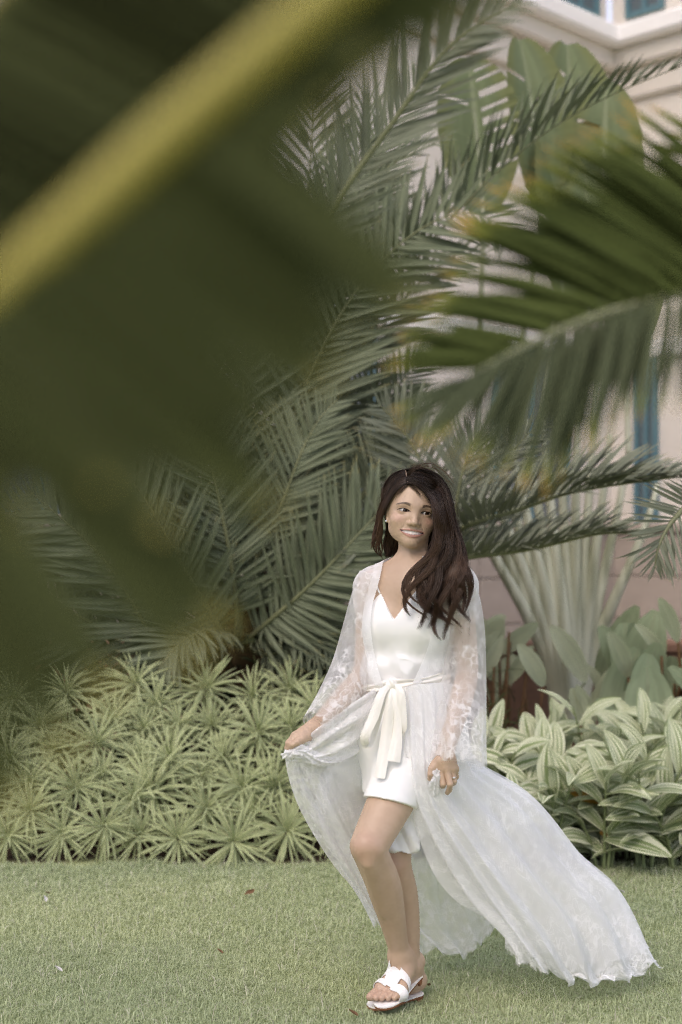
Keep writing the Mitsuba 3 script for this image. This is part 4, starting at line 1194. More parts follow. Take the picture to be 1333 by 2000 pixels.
def skin_colour(p, n, uv):
    x, y, z = head_local(p)
    ss = mikit.smoothstep
    tone = mikit.mix((0.505, 0.370, 0.262), (0.425, 0.298, 0.203), mikit.fbm(p.x * 30, p.y * 30, p.z * 30, 3))
    tone = mikit.mix(tone, (0.38, 0.235, 0.155), 0.25 * mikit.fbm(p.x * 160, p.y * 160, p.z * 160, 2))
    for kc in _knee:
        kd = dr.sqrt(dr.square(p.x - kc[0]) + dr.square(p.y - kc[1]) + dr.square(p.z - kc[2]))
        tone = mikit.mix(tone, (0.44, 0.255, 0.19), 0.34 * (1 - ss(0.01, 0.08, kd)) * (0.5 + mikit.fbm(p.x * 60, p.y * 60, p.z * 60, 2)))
    onface = ss(2.5, 4.0, y) * ss(-11.5, -10.5, z) * (1 - ss(9, 10, z))
    ax = dr.abs(x)
    blush = dr.exp(-dr.square((ax - 4.6) / 1.7) - dr.square((z + 2.3) / 1.5)) * onface
    c = mikit.mix(tone, (0.44, 0.235, 0.18), 0.5 * blush)
    u = dr.minimum(ax / MW, 1.0)
    u2 = u * u
    corner = -5.85
    top = corner + 0.66 * (1 - u ** 2.2) - 0.16 * dr.exp(-dr.square(x / 0.55)) + 0.05
    itop = corner + 0.08 * (1 - u2)
    ibot = corner - 1.08 * (1 - u2)
    bot = corner - 1.95 * (1 - u2) - 0.05
    inside = ss(bot - 0.08, bot + 0.08, z) * (1 - ss(top - 0.08, top + 0.08, z)) * (1 - ss(MW - 0.05, MW + 0.12, ax)) * onface
    c = mikit.mix(c, (0.38, 0.175, 0.142), inside * 0.8)
    cavity = ss(ibot - 0.02, ibot + 0.08, z) * (1 - ss(itop - 0.08, itop + 0.02, z)) * (1 - ss(MW - 0.4, MW - 0.2, ax)) * (1 - ss(6.4, 6.9, y + u2 * 1.2)) * ss(3.0, 3.2, y)
    c = mikit.mix(c, (0.10, 0.02, 0.018), cavity)
    # brows
    b = (ax - 1.75) / 4.0
    arch = 1.75 + 0.62 * b + 0.40 * dr.sin(dr.clip(b, 0, 1) * 3.0) - 0.95 * b * b
    thick = 0.50 - 0.28 * dr.clip(b, 0, 1)
    hairs = 0.55 + 0.45 * mikit.noise(x * 9 + z * 7, z * 3)
    brow = (1 - ss(thick * 0.55, thick * 1.25, dr.abs(z - arch))) * ss(-0.05, 0.10, b) * (1 - ss(0.92, 1.04, b)) * onface
    c = mikit.mix(c, (0.040, 0.022, 0.015), brow * (0.70 + 0.30 * hairs) * 0.85)
    # lids: shadow colour and lash lines
    e = ax - 3.40
    uu = dr.clip(e / 1.75, -1.15, 1.15)
    zu = 0.54 * (1 - dr.abs(uu) ** 2.3) + 0.07 * uu
    zl = -0.37 * (1 - uu * uu) + 0.07 * uu
    span = 1 - ss(1.72, 2.05, dr.abs(e))
    shadow = dr.exp(-dr.square((z - zu - 0.35) / 0.42) - dr.square(e / 1.7)) * onface
    c = mikit.mix(c, (0.27, 0.145, 0.10), 0.5 * shadow)
    lash = (1 - ss(0.09, 0.19, dr.abs(z - zu - 0.05))) * span * onface
    c = mikit.mix(c, (0.015, 0.010, 0.008), lash * 0.97)
    low = (1 - ss(0.04, 0.13, dr.abs(z - zl + 0.03))) * span * onface
    c = mikit.mix(c, (0.10, 0.05, 0.04), low * 0.6)
    mole = 1 - ss(0.10, 0.17, dr.sqrt(dr.square(x - 4.15) + dr.square(z + 4.55)))
    c = mikit.mix(c, (0.10, 0.045, 0.03), mole * onface)
    for m in _moles:
        mm = 1 - ss(0.0022, 0.0045, dr.sqrt(dr.square(p.x - m[0]) + dr.square(p.y - m[1]) * 0.1 + dr.square(p.z - m[2])))
        c = mikit.mix(c, (0.22, 0.11, 0.075), mm * 0.8)
    return c


mat('skin', type='principled', base_color=mikit.proc(skin_colour), roughness=0.42, specular=0.5)
person = thing('person', 'smiling woman in a white slip and long lace robe walking across the lawn', 'person')
put('body', mikit.ply(BODY, 'skin', smooth=True), person)

# ---- eyes, teeth
gaze = unit(HR @ np.array([0.34, 1.0, -0.02]))
_g = gaze.tolist()


def eye_material(s):
    c = H(s * EYE_X, EYE_Y, -0.02).tolist()

    def eye_colour(p, n, uv):
        d = [(p.x - c[0]), (p.y - c[1]), (p.z - c[2])]
        r = dr.sqrt(sum(dr.square(v) for v in d)) + 1e-9
        a = dr.acos(dr.clip(sum(v * g for v, g in zip(d, _g)) / r, -1, 1))
        ss = mikit.smoothstep
        col = mikit.mix((0.40, 0.37, 0.34), (0.030, 0.016, 0.009), 1 - ss(0.55, 0.62, a))
        return mikit.mix(col, (0.004, 0.004, 0.004), 1 - ss(0.20, 0.25, a))
    return eye_colour


for s_ in (-1, 1):
    m_ = mat(f'eye_white_{"r" if s_ < 0 else "l"}', type='principled', base_color=mikit.proc(eye_material(s_)), roughness=0.08, specular=0.6)
    sp = trimesh.creation.icosphere(4, 0.0128)
    put('eye', mikit.ply((sp.vertices + H(s_ * EYE_X, EYE_Y, -0.02), sp.faces), m_, smooth=True), person)
mat('tooth', type='principled', base_color=rgb(0.93, 0.90, 0.84), roughness=0.2, specular=0.5)
parts = []
for k in range(-5, 5):                                 # upper teeth along the dental arch
    a = (k + 0.5) * 0.205
    w_ = (0.52, 0.46, 0.48, 0.46)[min(int(abs(k + 0.5)), 3)]
    x_, y_ = 3.55 * math.sin(a), 3.75 + 3.10 * math.cos(a)
    hgt = (0.62, 0.55, 0.56, 0.46)[min(int(abs(k + 0.5)), 3)]
    sp = trimesh.creation.icosphere(2, 1.0)
    v = np.sign(sp.vertices) * np.abs(sp.vertices) ** 0.6 * np.array([w_ * 0.98, 0.26, hgt * 1.15])
    c_, s__ = math.cos(-a), math.sin(-a)
    v = v @ np.array([[c_, s__, 0], [-s__, c_, 0], [0, 0, 1]])
    v = v + np.array([x_, y_ + 0.12, -6.22 + 0.05 * abs(k + 0.5)])
    parts.append((HO + v * 0.01 @ HR.T, sp.faces[:, ::-1]))
put('teeth', mikit.ply(join(parts), 'tooth', smooth=True), person)
# ================================================================ slip, robe, belt
def solid_sheet(P, th):
    """A grid of points given a thickness th (closed), for ribbons and straps."""
    du, dv = np.gradient(P, axis=1), np.gradient(P, axis=0)
    n = unit(np.cross(du, dv))
    A, B = P + n * th / 2, P - n * th / 2
    r, c = P.shape[:2]
    va, fa = grid_mesh(A)
    vb, fb = grid_mesh(B, True)
    i = np.arange(r * c).reshape(r, c)
    rim = np.r_[i[0], i[1:, -1], i[-1, -2::-1], i[-2:0:-1, 0]]
    j = np.roll(rim, -1)
    m = r * c
    side = np.vstack([np.stack([rim, rim + m, j], 1), np.stack([j, rim + m, j + m], 1)])
    return np.vstack([va, vb]), np.vstack([fa, fb + m, side])


def surface(ctrl, nr, nc):
    """Smooth (nr, nc, 3) surface through a control grid (R, C, 3)."""
    ctrl = np.asarray(ctrl, float)
    t = np.linspace(0, 1, ctrl.shape[0])
    u = np.linspace(0, 1, ctrl.shape[1])
    a = CubicSpline(t, ctrl, axis=0)(np.linspace(0, 1, nr))
    return CubicSpline(u, a, axis=1)(np.linspace(0, 1, nc))


def surf_normals(P):
    return unit(np.cross(np.gradient(P, axis=1), np.gradient(P, axis=0)))


def arc(P, axis):
    d = np.linalg.norm(np.diff(P, axis=axis), axis=2)
    z = np.zeros((1, P.shape[1]) if axis == 0 else (P.shape[0], 1))
    return np.concatenate([z, np.cumsum(d, axis=axis)], axis=axis)


# ---- lace: an open net with denser sprays of flowers and vines; uv = metres along the edge, metres from the edge
def lace(base, dense, edge=True, colour=False):
    tone = 0.87 if base < 0.4 else 0.90

    def opacity(p, n, uv):
        u, v = uv.x, uv.y
        ss = mikit.smoothstep
        wx = mikit.fbm(u * 14, v * 14, 3.0, 2) * 0.04
        d1, d2, r = mikit.voronoi((u + wx) * 34, (v - wx) * 34)
        flower = ss(0.36, 0.30, d1) * (0.55 + 0.45 * ss(0.10, 0.17, dr.abs(d1 - 0.18) + 0.06))
        flower = flower * ss(0.42, 0.5, r)
        f1 = mikit.fbm(u * 55, v * 55, 1.0, 2)
        vine = 1 - ss(0.03, 0.07, dr.abs(f1 - 0.5))
        f2 = mikit.fbm(u * 130 + 9, v * 130, 5.0, 2)
        vine2 = (1 - ss(0.03, 0.07, dr.abs(f2 - 0.5))) * 0.8
        patch = 0.25 + 0.75 * ss(0.42, 0.58, mikit.fbm(u * 13 + 4, v * 13, 2.0, 2))
        band = 1 - ss(0.07, 0.13, v)
        motif = dr.maximum(flower * 0.6, vine) * (0.25 + 0.75 * patch)
        motif = dr.maximum(motif, vine2 * patch * 0.8)
        motif = dr.maximum(motif, band * dr.maximum(dr.maximum(vine, vine2), flower * 0.9))
        if colour:
            return mi.Color3f(tone + (0.97 - tone) * motif)
        mesh = 0.85 + 0.3 * mikit.noise(u * 700, v * 700)
        o = dr.clip(base * mesh + (dense - base) * motif, 0, 1)
        if edge:
            sc = dr.abs(dr.sin(u * (math.pi / 0.062)))
            rim = 0.006 + 0.016 * (1 - sc)
            lashes = ss(0.35, 0.6, mikit.noise(u * 420, 0.5)) * ss(rim - 0.012, rim - 0.004, v)
            o = dr.select(v > rim, o, lashes * 0.6)
        return o
    return opacity


def lace_mat(name, base, dense, edge=True, col=(0.93, 0.93, 0.93), trans=0.70):
    mat(name, type='mask', opacity=mikit.proc(lace(base, dense, edge)),
        nested={'type': 'principledthin', 'base_color': mikit.proc(lace(base, dense, edge, True)), 'roughness': 0.6, 'diff_trans': trans, 'eta': 1.4})


lace_mat('lace_light', 0.30, 0.78)
lace_mat('lace_bodice', 0.46, 1.0, False)
lace_mat('lace_trim', 0.74, 0.98, False)
lace_mat('lace_skirt', 0.60, 0.95)
lace_mat('lace_back', 0.48, 0.95)


def satin_colour(p, n, uv):
    return mikit.mix((0.79, 0.785, 0.77), (0.75, 0.745, 0.725), mikit.fbm(p.x * 12, p.y * 12, p.z * 6, 2))


mat('satin', type='principled', base_color=mikit.proc(satin_colour), roughness=0.29, specular=0.7, sheen=0.3)
mat('satin_belt', type='principled', base_color=rgb(0.78, 0.755, 0.69), roughness=0.33, specular=0.5, sheen=0.3)

# ---- the slip: the torso let out a little, with a skirt that rides up on the forward thigh
thigh = knL - hipL
slip_body = Blend([(tell(chest, (0, 0.002, 0.015), (0.136, 0.096, 0.165)), 0), (tell(waist, (0, 0.004, 0), (0.116, 0.094, 0.13)), 0.06), (tell(pelvis, (0, -0.002, 0), (0.150, 0.114, 0.115)), 0.07),
                   (tell(chest, (-0.067, 0.064, -0.030), (0.057, 0.052, 0.062)), 0.05), (tell(chest, (0.067, 0.064, -0.030), (0.057, 0.052, 0.062)), 0.05),
                   (tell(chest, (0, 0.066, -0.035), (0.06, 0.040, 0.06)), 0.04), (tell(pelvis, (-0.01, 0.045, -0.03), (0.11, 0.07, 0.10)), 0.06)])
slip_front = Blend([(cone(hipL, hipL + thigh * 0.30, 0.096, 0.088), 0), (cone(hipL + thigh * 0.30, knL, 0.088, 0.0685), 0.03)])
slip_rear = Blend([(cone(W(777, 1445, 0.075), W(774, 1560, 0.03), 0.117, 0.096), 0), (cone(W(776, 1560, 0.02), W(780, 1665, -0.01), 0.092, 0.080), 0.04),
                   (cone(W(800, 1550, 0.0), W(808, 1650, 0.015), 0.060, 0.052), 0.04)])
hem_o = W(768, 1560, -0.19)
hem_n = unit(W(764, 1567, -0.11) - W(756, 1590, -0.13))
_a, _b = W(719, 1551, -0.20), W(812, 1580, -0.12)
hem_n = unit(np.cross(_b - _a, unit(_a - CAM) + np.array([0, 0, -0.12])))
hem_n = hem_n * np.sign(hem_n[2])
NECK = np.array([[-0.20, 0.30], [0, 0.0]])             # filled below: neckline lines in the torso's own frame


rear_hem = np.array([W(x, y, 0.02)[[0, 2]] for x, y in ((690, 1546), (724, 1548), (744, 1585), (762, 1644), (800, 1657), (838, 1612))])


def slip_sdf(p, c, rad):
    a = slip_body(p, c, rad)
    f = slip_front(p, c, rad)
    g = slip_rear(p, c, rad)
    out = a
    if g is not None:
        g = np.maximum(g, (np.interp(p[:, 0], rear_hem[:, 0], rear_hem[:, 1]) - p[:, 2]) * 0.8)
        out = either(out, g, 0.05)
    if f is not None:
        f = np.maximum(f, -((p - _a) @ hem_n))
        out = either(out, f, 0.018)
    if out is None:
        return None
    q = (p - vee) @ TR
    top = np.maximum(q[:, 2] - 1.45 * np.abs(q[:, 0]), q[:, 2] - 0.105)
    back = np.where(q[:, 1] < -0.05, q[:, 2] + 0.02, top)
    return np.maximum(out, back)


vee = W(768, 1211, -0.045)
SLIP = surface_net(slip_sdf, [-0.05, 3.95, 0.4], [0.45, 4.55, 1.45], 0.0040)
v_ = SLIP[0]
q_ = (v_ - waist) @ TR
nrm_ = trimesh.Trimesh(*SLIP, process=False).vertex_normals
# drape: soft folds gathered at the belt, drawn down from the bust, and smooth over the thigh
zq, xq = q_[:, 2], q_[:, 0]
n1 = meshkit.fbm(v_ * np.array([9, 9, 4.0]), 2)
n2 = meshkit.fbm(v_ * np.array([16, 16, 7.0]) + 5, 3, 4)
fold = 0.020 * np.exp(-((zq - 0.062) / 0.036) ** 2) * (0.45 + 1.1 * n2)                        # the bodice blouses over the belt
fold += 0.013 * np.sin(xq * 64 + 9.0 * n1 + zq * 12) * np.exp(-((zq - 0.045) / 0.055) ** 2)       # gathers running up from it
fold += 0.016 * (np.abs(n2 - 0.5) * 2 - 0.3) * np.clip((zq - 0.03) / 0.05, 0, 1)
fold += 0.007 * np.sin(xq * 75 + 6 * n1) * np.clip((-zq - 0.015) / 0.06, 0, 1) * np.clip((zq + 0.22) / 0.1, 0, 1)
rear_ = np.clip((W(780, 1590, 0)[2] - v_[:, 2]) / 0.05, 0, 1) * (v_[:, 1] > 4.16)
fold += rear_ * 0.012 * np.sin(v_[:, 0] * 90 + v_[:, 2] * 40)
v_ = v_ + nrm_ * (np.clip(fold, -0.003, 0.022) * np.clip((0.150 - q_[:, 2]) / 0.06, 0, 1) * (q_[:, 1] > -0.08))[:, None]
put('slip', mikit.ply((v_, SLIP[1]), 'satin', smooth=True), person, label='ivory satin slip with a deep v neckline and a short hem')
slip_key = person + '__slip'
_btree = cKDTree(BODY[0])
_bn = trimesh.Trimesh(*BODY, process=False).vertex_normals
_stree = cKDTree(v_)
for s_ in (-1, 1):                                     # thin shoulder straps lying on the skin
    a_ = vee + TR @ np.array([s_ * 0.074, 0.0, 0.098])
    a_ = v_[_stree.query(a_)[1]]
    b_ = neck0 + TR @ np.array([s_ * 0.088, 0.0, 0.025])
    c_ = neck0 + TR @ np.array([s_ * 0.080, -0.10, -0.06])
    C_ = np.vstack([np.linspace(a_, b_, 14), np.linspace(b_, c_, 10)[1:]])
    k = _btree.query(C_)[1]
    C_ = BODY[0][k] + _bn[k] * 0.0025
    C_[0] = a_
    put('strap', mikit.ply(tube(spline(C_[::3], 30), 0.0026, 6), 'satin', smooth=True), slip_key)

# ---- the robe's bodice: the torso let out again, open down the front
robe_body = Blend([(tell(chest, (0, 0.000, 0.018), (0.150, 0.112, 0.172)), 0), (tell(chest, (0, -0.012, 0.085), (0.160, 0.080, 0.072)), 0.05), (tell(waist, (0, 0.006, 0.02), (0.140, 0.124, 0.14)), 0.06),
                   (tell(chest, (-0.067, 0.070, -0.030), (0.060, 0.055, 0.068)), 0.05), (tell(chest, (0.067, 0.070, -0.030), (0.060, 0.055, 0.068)), 0.05),
                   (cone(neck0 + TR @ np.array([-0.03, -0.008, 0.0]), shR + np.array([0.006, 0, 0.010]), 0.047, 0.050), 0.04),
                   (cone(neck0 + TR @ np.array([0.03, -0.008, 0.0]), shL + np.array([-0.006, 0, 0.010]), 0.047, 0.054), 0.04),
                   (cone(shL, shL + (elL - shL) * 0.2, 0.056, 0.054), 0.03), (cone(shR, shR + (elR - shR) * 0.2, 0.056, 0.054), 0.03)])
ROBE = surface_net(lambda p, c, r: robe_body(p, c, r), [-0.1, 3.95, 0.9], [0.5, 4.55, 1.45], 0.0055)
v_, f_ = ROBE


def front_edge(pts):
    w = np.array([W(x, y, -0.07) for x, y in pts])
    return spline(w, 40)[:, [0, 2]]


edgeR = front_edge([(757, 1088), (752, 1103), (739, 1150), (728, 1200), (729, 1260), (740, 1310), (752, 1345)])
edgeL = front_edge([(826, 1082), (833, 1105), (842, 1150), (845, 1200), (839, 1250), (822, 1300), (800, 1345)])
def clip_mesh(v, f, s, extra=None):
    """The part of a mesh where s > 0, cut cleanly along s = 0. extra: other per-vertex arrays, carried along."""
    extra = [] if extra is None else extra
    pos = s > 0
    n = pos[f].sum(1)
    out = [f[n == 3]]
    nv, ne, base = [], [[] for _ in extra], len(v)
    for want in (1, 2):
        g = f[n == want]
        lone = pos[g] if want == 1 else ~pos[g]
        k = lone.argmax(1)
        r = np.arange(len(g))
        a, b, c = g[r, k], g[r, (k + 1) % 3], g[r, (k + 2) % 3]
        tb, tc = s[a] / (s[a] - s[b]), s[a] / (s[a] - s[c])
        ib, ic = base + np.arange(len(g)), base + len(g) + np.arange(len(g))
        base += 2 * len(g)
        for t, o in ((tb, b), (tc, c)):
            nv.append(v[a] + (v[o] - v[a]) * t[:, None])
            for q, e in zip(ne, extra):
                q.append(e[a] + (e[o] - e[a]) * (t[:, None] if e.ndim > 1 else t))
        out += [np.stack([a, ib, ic], 1)] if want == 1 else [np.stack([ib, b, c], 1), np.stack([ib, c, ic], 1)]
    v = np.vstack([v] + nv)
    ex = [np.concatenate([e] + q) for e, q in zip(extra, ne)]
    f = np.vstack(out)
    u, inv = np.unique(f, return_inverse=True)
    return v[u], inv.reshape(f.shape), [e[u] for e in ex]


xz = v_[:, [0, 2]]
xr = np.interp(xz[:, 1], edgeR[::-1, 1], edgeR[::-1, 0])
xl = np.interp(xz[:, 1], edgeL[::-1, 1], edgeL[::-1, 0])
fwd_ = ((v_ - chest) @ TR)[:, 1]
front = np.maximum(np.maximum(xr - xz[:, 0], xz[:, 0] - xl), (-0.0 - fwd_) * 1.0)
neckhole = np.maximum(np.linalg.norm((v_ - (neck0 + np.array([0, 0.01, 0.045]))) * np.array([1, 1, 0.45]), axis=1) - 0.062, -9)
low = v_[:, 2] - W(0, 1338, 0)[2]
keep_s = np.minimum(np.minimum(front, neckhole), low)
border = np.minimum(np.where(fwd_ > -0.03, np.maximum(xr - xz[:, 0], xz[:, 0] - xl), 0.3), neckhole * 1.2)
uv_ = np.stack([np.arctan2(v_[:, 0] - chest[0], -(v_[:, 1] - chest[1])) * 0.13 + 1, v_[:, 2]], 1)
nrm_ = trimesh.Trimesh(v_, f_, process=False).vertex_normals
v2 = v_ + nrm_ * (0.010 * (meshkit.fbm(v_ * np.array([22, 22, 6.0]), 2) - 0.5))[:, None]
cv, cf, (cuv, cb, cn) = clip_mesh(v2, f_, keep_s, [uv_, border, nrm_])
mv, mf, (muv,) = clip_mesh(cv, cf, cb - 0.024, [cuv])
robe = put('robe', mikit.ply((mv, mf), 'lace_bodice', smooth=True, uv=muv), person, label='long sheer white lace robe with wide sleeves and a trailing hem')
mv, mf, (muv,) = clip_mesh(cv + cn * 0.002, cf, 0.024 - cb, [cuv])
put('lace_trim', mikit.ply((mv, mf), 'lace_trim', smooth=True, uv=muv), robe)


def lace_part(name, P, m, pleat=None, flip_v=False, edge_side='last', label=None):
    """A lace sheet from a grid of points; its last row (or column 0 / last) is the finished edge."""
    if pleat is not None:
        P = P + surf_normals(P) * pleat[..., None]
    along, down = arc(P, 1), arc(P, 0)
    v = down[-1:] - down
    if edge_side == 'both':
        v = np.minimum(v, 0.004 + arc(P, 1))
    uv = np.stack([along, v], -1).reshape(-1, 2)
    return put(name, mikit.ply(grid_mesh(P), m, smooth=True, uv=uv), robe, label=label)


# ---- sleeves: wide tubes round the arms
def sleeve(C, R, nr, m, folds, seed, open_at=None):
    C, R = spline(C, nr), CubicSpline(np.linspace(0, 1, len(R)), R)(np.linspace(0, 1, nr))
    k = 72
    a = np.linspace(0, 2 * np.pi, k)
    t, s, n = frames(C)
    s = unit(np.array([1.0, 0, 0]) - t * t[:, :1])     # across the picture plane, so that widths are as measured
    n = np.cross(t, s)
    tt = np.linspace(0, 1, nr)[:, None]
    ph = meshkit.fbm(np.stack(np.broadcast_arrays(np.cos(a)[None] * 1.3 + seed, np.sin(a)[None] * 1.3, tt * 1.2), -1), 3, seed)
    w = 1 + folds * (0.25 + tt) * (np.sin(a[None] * 6 + 5 * ph) * 0.5 + (ph - 0.5) * 1.5)
    P = C[:, None] + s[:, None] * (np.cos(a)[None, :, None] * (R[:, :1] * w)[..., None]) + n[:, None] * (np.sin(a)[None, :, None] * (R[:, 1:] * w)[..., None])
    P[:, -1] = P[:, 0]
    return P


P = sleeve([W(897, 1128, -0.01), W(904, 1165, -0.01), W(910, 1240, 0.0), W(906, 1330, -0.01), W(898, 1420, -0.07), W(895, 1496, -0.11)],
           np.array([[0.040, 0.052], [0.054, 0.062], [0.060, 0.078], [0.068, 0.085], [0.075, 0.100], [0.080, 0.105]]), 60, 'lace_light', 0.16, 3)
P[-20:] += (np.linspace(0, 1, 20)[:, None] ** 2 * (0.010 * np.sin(np.linspace(0, 2 * np.pi, 72) * 1 + 2.6)))[..., None] * np.array([0, 0, -1.0])
lace_part('sleeve', P, 'lace_light')
P = sleeve([W(731, 1124, 0.10), W(719, 1165, 0.10), W(704, 1240, 0.10), W(686, 1320, 0.06), W(652, 1382, -0.01), W(611, 1421, -0.07)],
           np.array([[0.046, 0.066], [0.052, 0.068], [0.060, 0.072], [0.068, 0.085], [0.066, 0.075], [0.040, 0.050]]), 60, 'lace_light', 0.14, 8)
lace_part('sleeve', P, 'lace_light')

# ---- skirt: the trailing panel (image right), the back, and the panel lifted by her right hand
w = W
nr, nc = 120, 130
tt, uu = np.linspace(0, 1, nr)[:, None], np.linspace(0, 1, nc)[None]


def pleats(amp, freq, seed, warp=1.5, grow=1.2):
    n_ = meshkit.fbm(np.stack(np.broadcast_arrays(uu * 4 + seed, tt * 1.1, uu * 0 + seed), -1), 3, seed)
    f2 = meshkit.fbm(np.stack(np.broadcast_arrays(uu * 14 + seed, tt * 1.6, uu * 0), -1), 3, seed + 7) - 0.5
    return amp * (0.15 + tt ** grow) * (np.sin((uu + warp * 0.12 * (n_ - 0.5)) * 2 * np.pi * freq) * 0.55 + f2 * 1.6)


G = [[w(788, 1343, -.075), w(815, 1338, -.095), w(850, 1334, -.085), w(880, 1336, -.02), w(893, 1340, .06)],
     [w(793, 1430, -.105), w(825, 1428, -.125), w(860, 1432, -.105), w(893, 1440, -.03), w(915, 1445, .08)],
     [w(800, 1535, -.115), w(832, 1530, -.150), w(872, 1524, -.115), w(918, 1512, -.02), w(948, 1503, .12)],
     [w(818, 1610, -.09), w(866, 1612, -.13), w(930, 1605, -.08), w(1000, 1580, .03), w(1048, 1566, .16)],
     [w(852, 1695, -.06), w(925, 1705, -.10), w(1005, 1710, -.05), w(1082, 1685, .06), w(1138, 1676, .22)],
     [w(908, 1758, -.03), w(980, 1785, -.07), w(1075, 1800, -.03), w(1160, 1775, .08), w(1212, 1742, .26)],
     [w(972, 1792, .0), w(1030, 1850, -.05), w(1120, 1885, -.02), w(1205, 1870, .06), w(1262, 1830, .24)],
     [w(990, 1855, .0), w(1062, 1898, -.04), w(1150, 1913, .0), w(1235, 1910, .06), w(1297, 1884, .20)]]
P = surface(G, nr, nc)
ragged = 0.030 * (meshkit.fbm(np.stack([np.linspace(0, 9, nc), np.zeros(nc), np.zeros(nc)], -1), 3) - 0.5)
P = P + (tt[..., None] ** 8) * (ragged[None, :, None] * np.array([0.2, 0, 1.0]))
lace_part('trailing_panel', P, 'lace_skirt', pleats(0.030, 6.5, 2))
# inner lining layer of the trailing panel, hanging just behind it
G2 = [[g + np.array([0.004, 0.035 + 0.02 * i, 0.0]) for g in row] for i, row in enumerate(G)]
for i in range(3, 8):
    G2[i][0] = G2[i][0] + np.array([0.02, 0.02, 0.01])
P = surface(G2, nr, nc)
lace_part('under_panel', P, 'lace_back', pleats(0.022, 4.0, 5))

G = [[w(738, 1342, .02), w(752, 1340, .10), w(800, 1338, .16), w(850, 1337, .17), w(893, 1340, .12)],
     [w(700, 1430, .03), w(725, 1440, .14), w(800, 1450, .21), w(860, 1450, .23), w(915, 1450, .18)],
     [w(640, 1500, -.02), w(700, 1530, .12), w(790, 1560, .24), w(870, 1560, .28), w(945, 1540, .25)],
     [w(622, 1580, -.02), w(700, 1630, .14), w(790, 1670, .27), w(880, 1660, .33), w(985, 1640, .32)],
     [w(660, 1670, .02), w(725, 1720, .17), w(800, 1770, .28), w(890, 1750, .34), w(1010, 1715, .36)],
     [w(706, 1745, .06), w(760, 1790, .20), w(832, 1830, .27), w(912, 1808, .32), w(1005, 1770, .36)],
     [w(742, 1812, .10), w(790, 1838, .20), w(868, 1868, .23), w(930, 1850, .28), w(985, 1792, .34)]]
P = surface(G, nr, nc)
ragged = 0.05 * (meshkit.fbm(np.stack([np.linspace(0, 6, nc), np.ones(nc), np.zeros(nc)], -1), 2) - 0.5)
P = P + (tt[..., None] ** 6) * (ragged[None, :, None] * np.array([0.2, 0, 1.0]))
lace_part('back_panel', P, 'lace_back', pleats(0.034, 6.0, 9))

# panel drawn from the waist to her right hand, and what hangs from the hand
G = [[w(738, 1338, -.015), w(702, 1368, -.045), w(660, 1396, -.07), w(622, 1424, -.09), w(592, 1450, -.115), w(566, 1462, -.120)],
     [w(736, 1366, .00), w(703, 1398, -.055), w(668, 1424, -.075), w(630, 1450, -.10), w(596, 1468, -.125), w(562, 1470, -.125)],
     [w(732, 1400, .03), w(706, 1430, -.0), w(680, 1455, -.06), w(640, 1474, -.09), w(602, 1480, -.120), w(560, 1478, -.122)],
     [w(728, 1440, .07), w(708, 1462, .05), w(685, 1474, .01), w(645, 1486, -.065), w(604, 1488, -.105), w(560, 1485, -.115)]]
P = surface(G, 70, nc)
ta, ua = np.linspace(0, 1, 70)[:, None], np.linspace(0, 1, nc)[None]
gather = 0.012 * np.sin(ta * 21 + 2.0 * meshkit.fbm(np.stack(np.broadcast_arrays(ta * 3, ua * 2, ta * 0), -1), 2)) * (0.25 + 0.75 * np.sin(np.pi * np.clip(ua, 0, 1)) ** 0.7)
lace_part('lifted_panel', P, 'lace_skirt', gather)
G = [[w(556, 1464, -.118), w(575, 1470, -.122), w(600, 1482, -.105), w(650, 1485, -.04), w(728, 1468, .09)],
     [w(561, 1505, -.110), w(586, 1520, -.105), w(622, 1532, -.07), w(672, 1540, .0), w(738, 1545, .13)],
     [w(577, 1560, -.09), w(612, 1580, -.075), w(656, 1598, -.035), w(700, 1615, .05), w(752, 1625, .15)],
     [w(608, 1622, -.06), w(648, 1645, -.04), w(692, 1668, .0), w(728, 1690, .05), w(758, 1705, .12)],
     [w(652, 1690, -.02), w(688, 1710, .0), w(720, 1735, .04), w(748, 1760, .09), w(772, 1775, .14)],
     [w(700, 1748, .03), w(722, 1768, .05), w(745, 1790, .08), w(765, 1806, .11), w(785, 1818, .15)],
     [w(738, 1806, .08), w(750, 1818, .09), w(766, 1828, .11), w(785, 1838, .14), w(806, 1846, .17)]]
P = surface(G, nr, nc)
lace_part('hanging_panel', P, 'lace_skirt', pleats(0.018, 3.5, 13, 1.5, 0.5) * (1 - 0.5 * tt) * np.sin(np.pi * np.clip(uu * 0.9 + 0.1, 0, 1)))
# the handful of lace bunched in each fist
for pts, rad in (([w(557, 1476, -.120), w(570, 1469, -.132), w(586, 1466, -.128), w(606, 1477, -.112), w(632, 1486, -.085), w(668, 1486, -.05)], [0.010, 0.015, 0.017, 0.015, 0.010, 0.004]),
                 ([w(856, 1500, -.150), w(851, 1513, -.166), w(849, 1530, -.160), w(850, 1556, -.135)], [0.008, 0.013, 0.013, 0.006])):
    C = spline(pts, 60)
    R = np.interp(np.linspace(0, 1, 60), np.linspace(0, 1, len(rad)), rad)
    v_, f_ = tube(C, R, 40)
    near_ = np.argmin(np.linalg.norm(v_[:, None] - C[None], axis=2), axis=1)
    out_ = unit(v_ - C[near_])
    ang_ = np.arctan2(out_[:, 2], out_[:, 0])
    v_ = v_ + out_ * (R[near_] * (0.30 * np.sin(ang_ * 5 + near_ * 0.10) + 0.9 * (meshkit.fbm(v_ * np.array([130, 130, 130.0]), 2) - 0.5)))[:, None]
    put('gathered_fold', mikit.ply((v_, f_), 'lace_trim', smooth=True, uv=np.stack([v_[:, 0] * 3, v_[:, 2] * 3 + 1], 1)), robe)

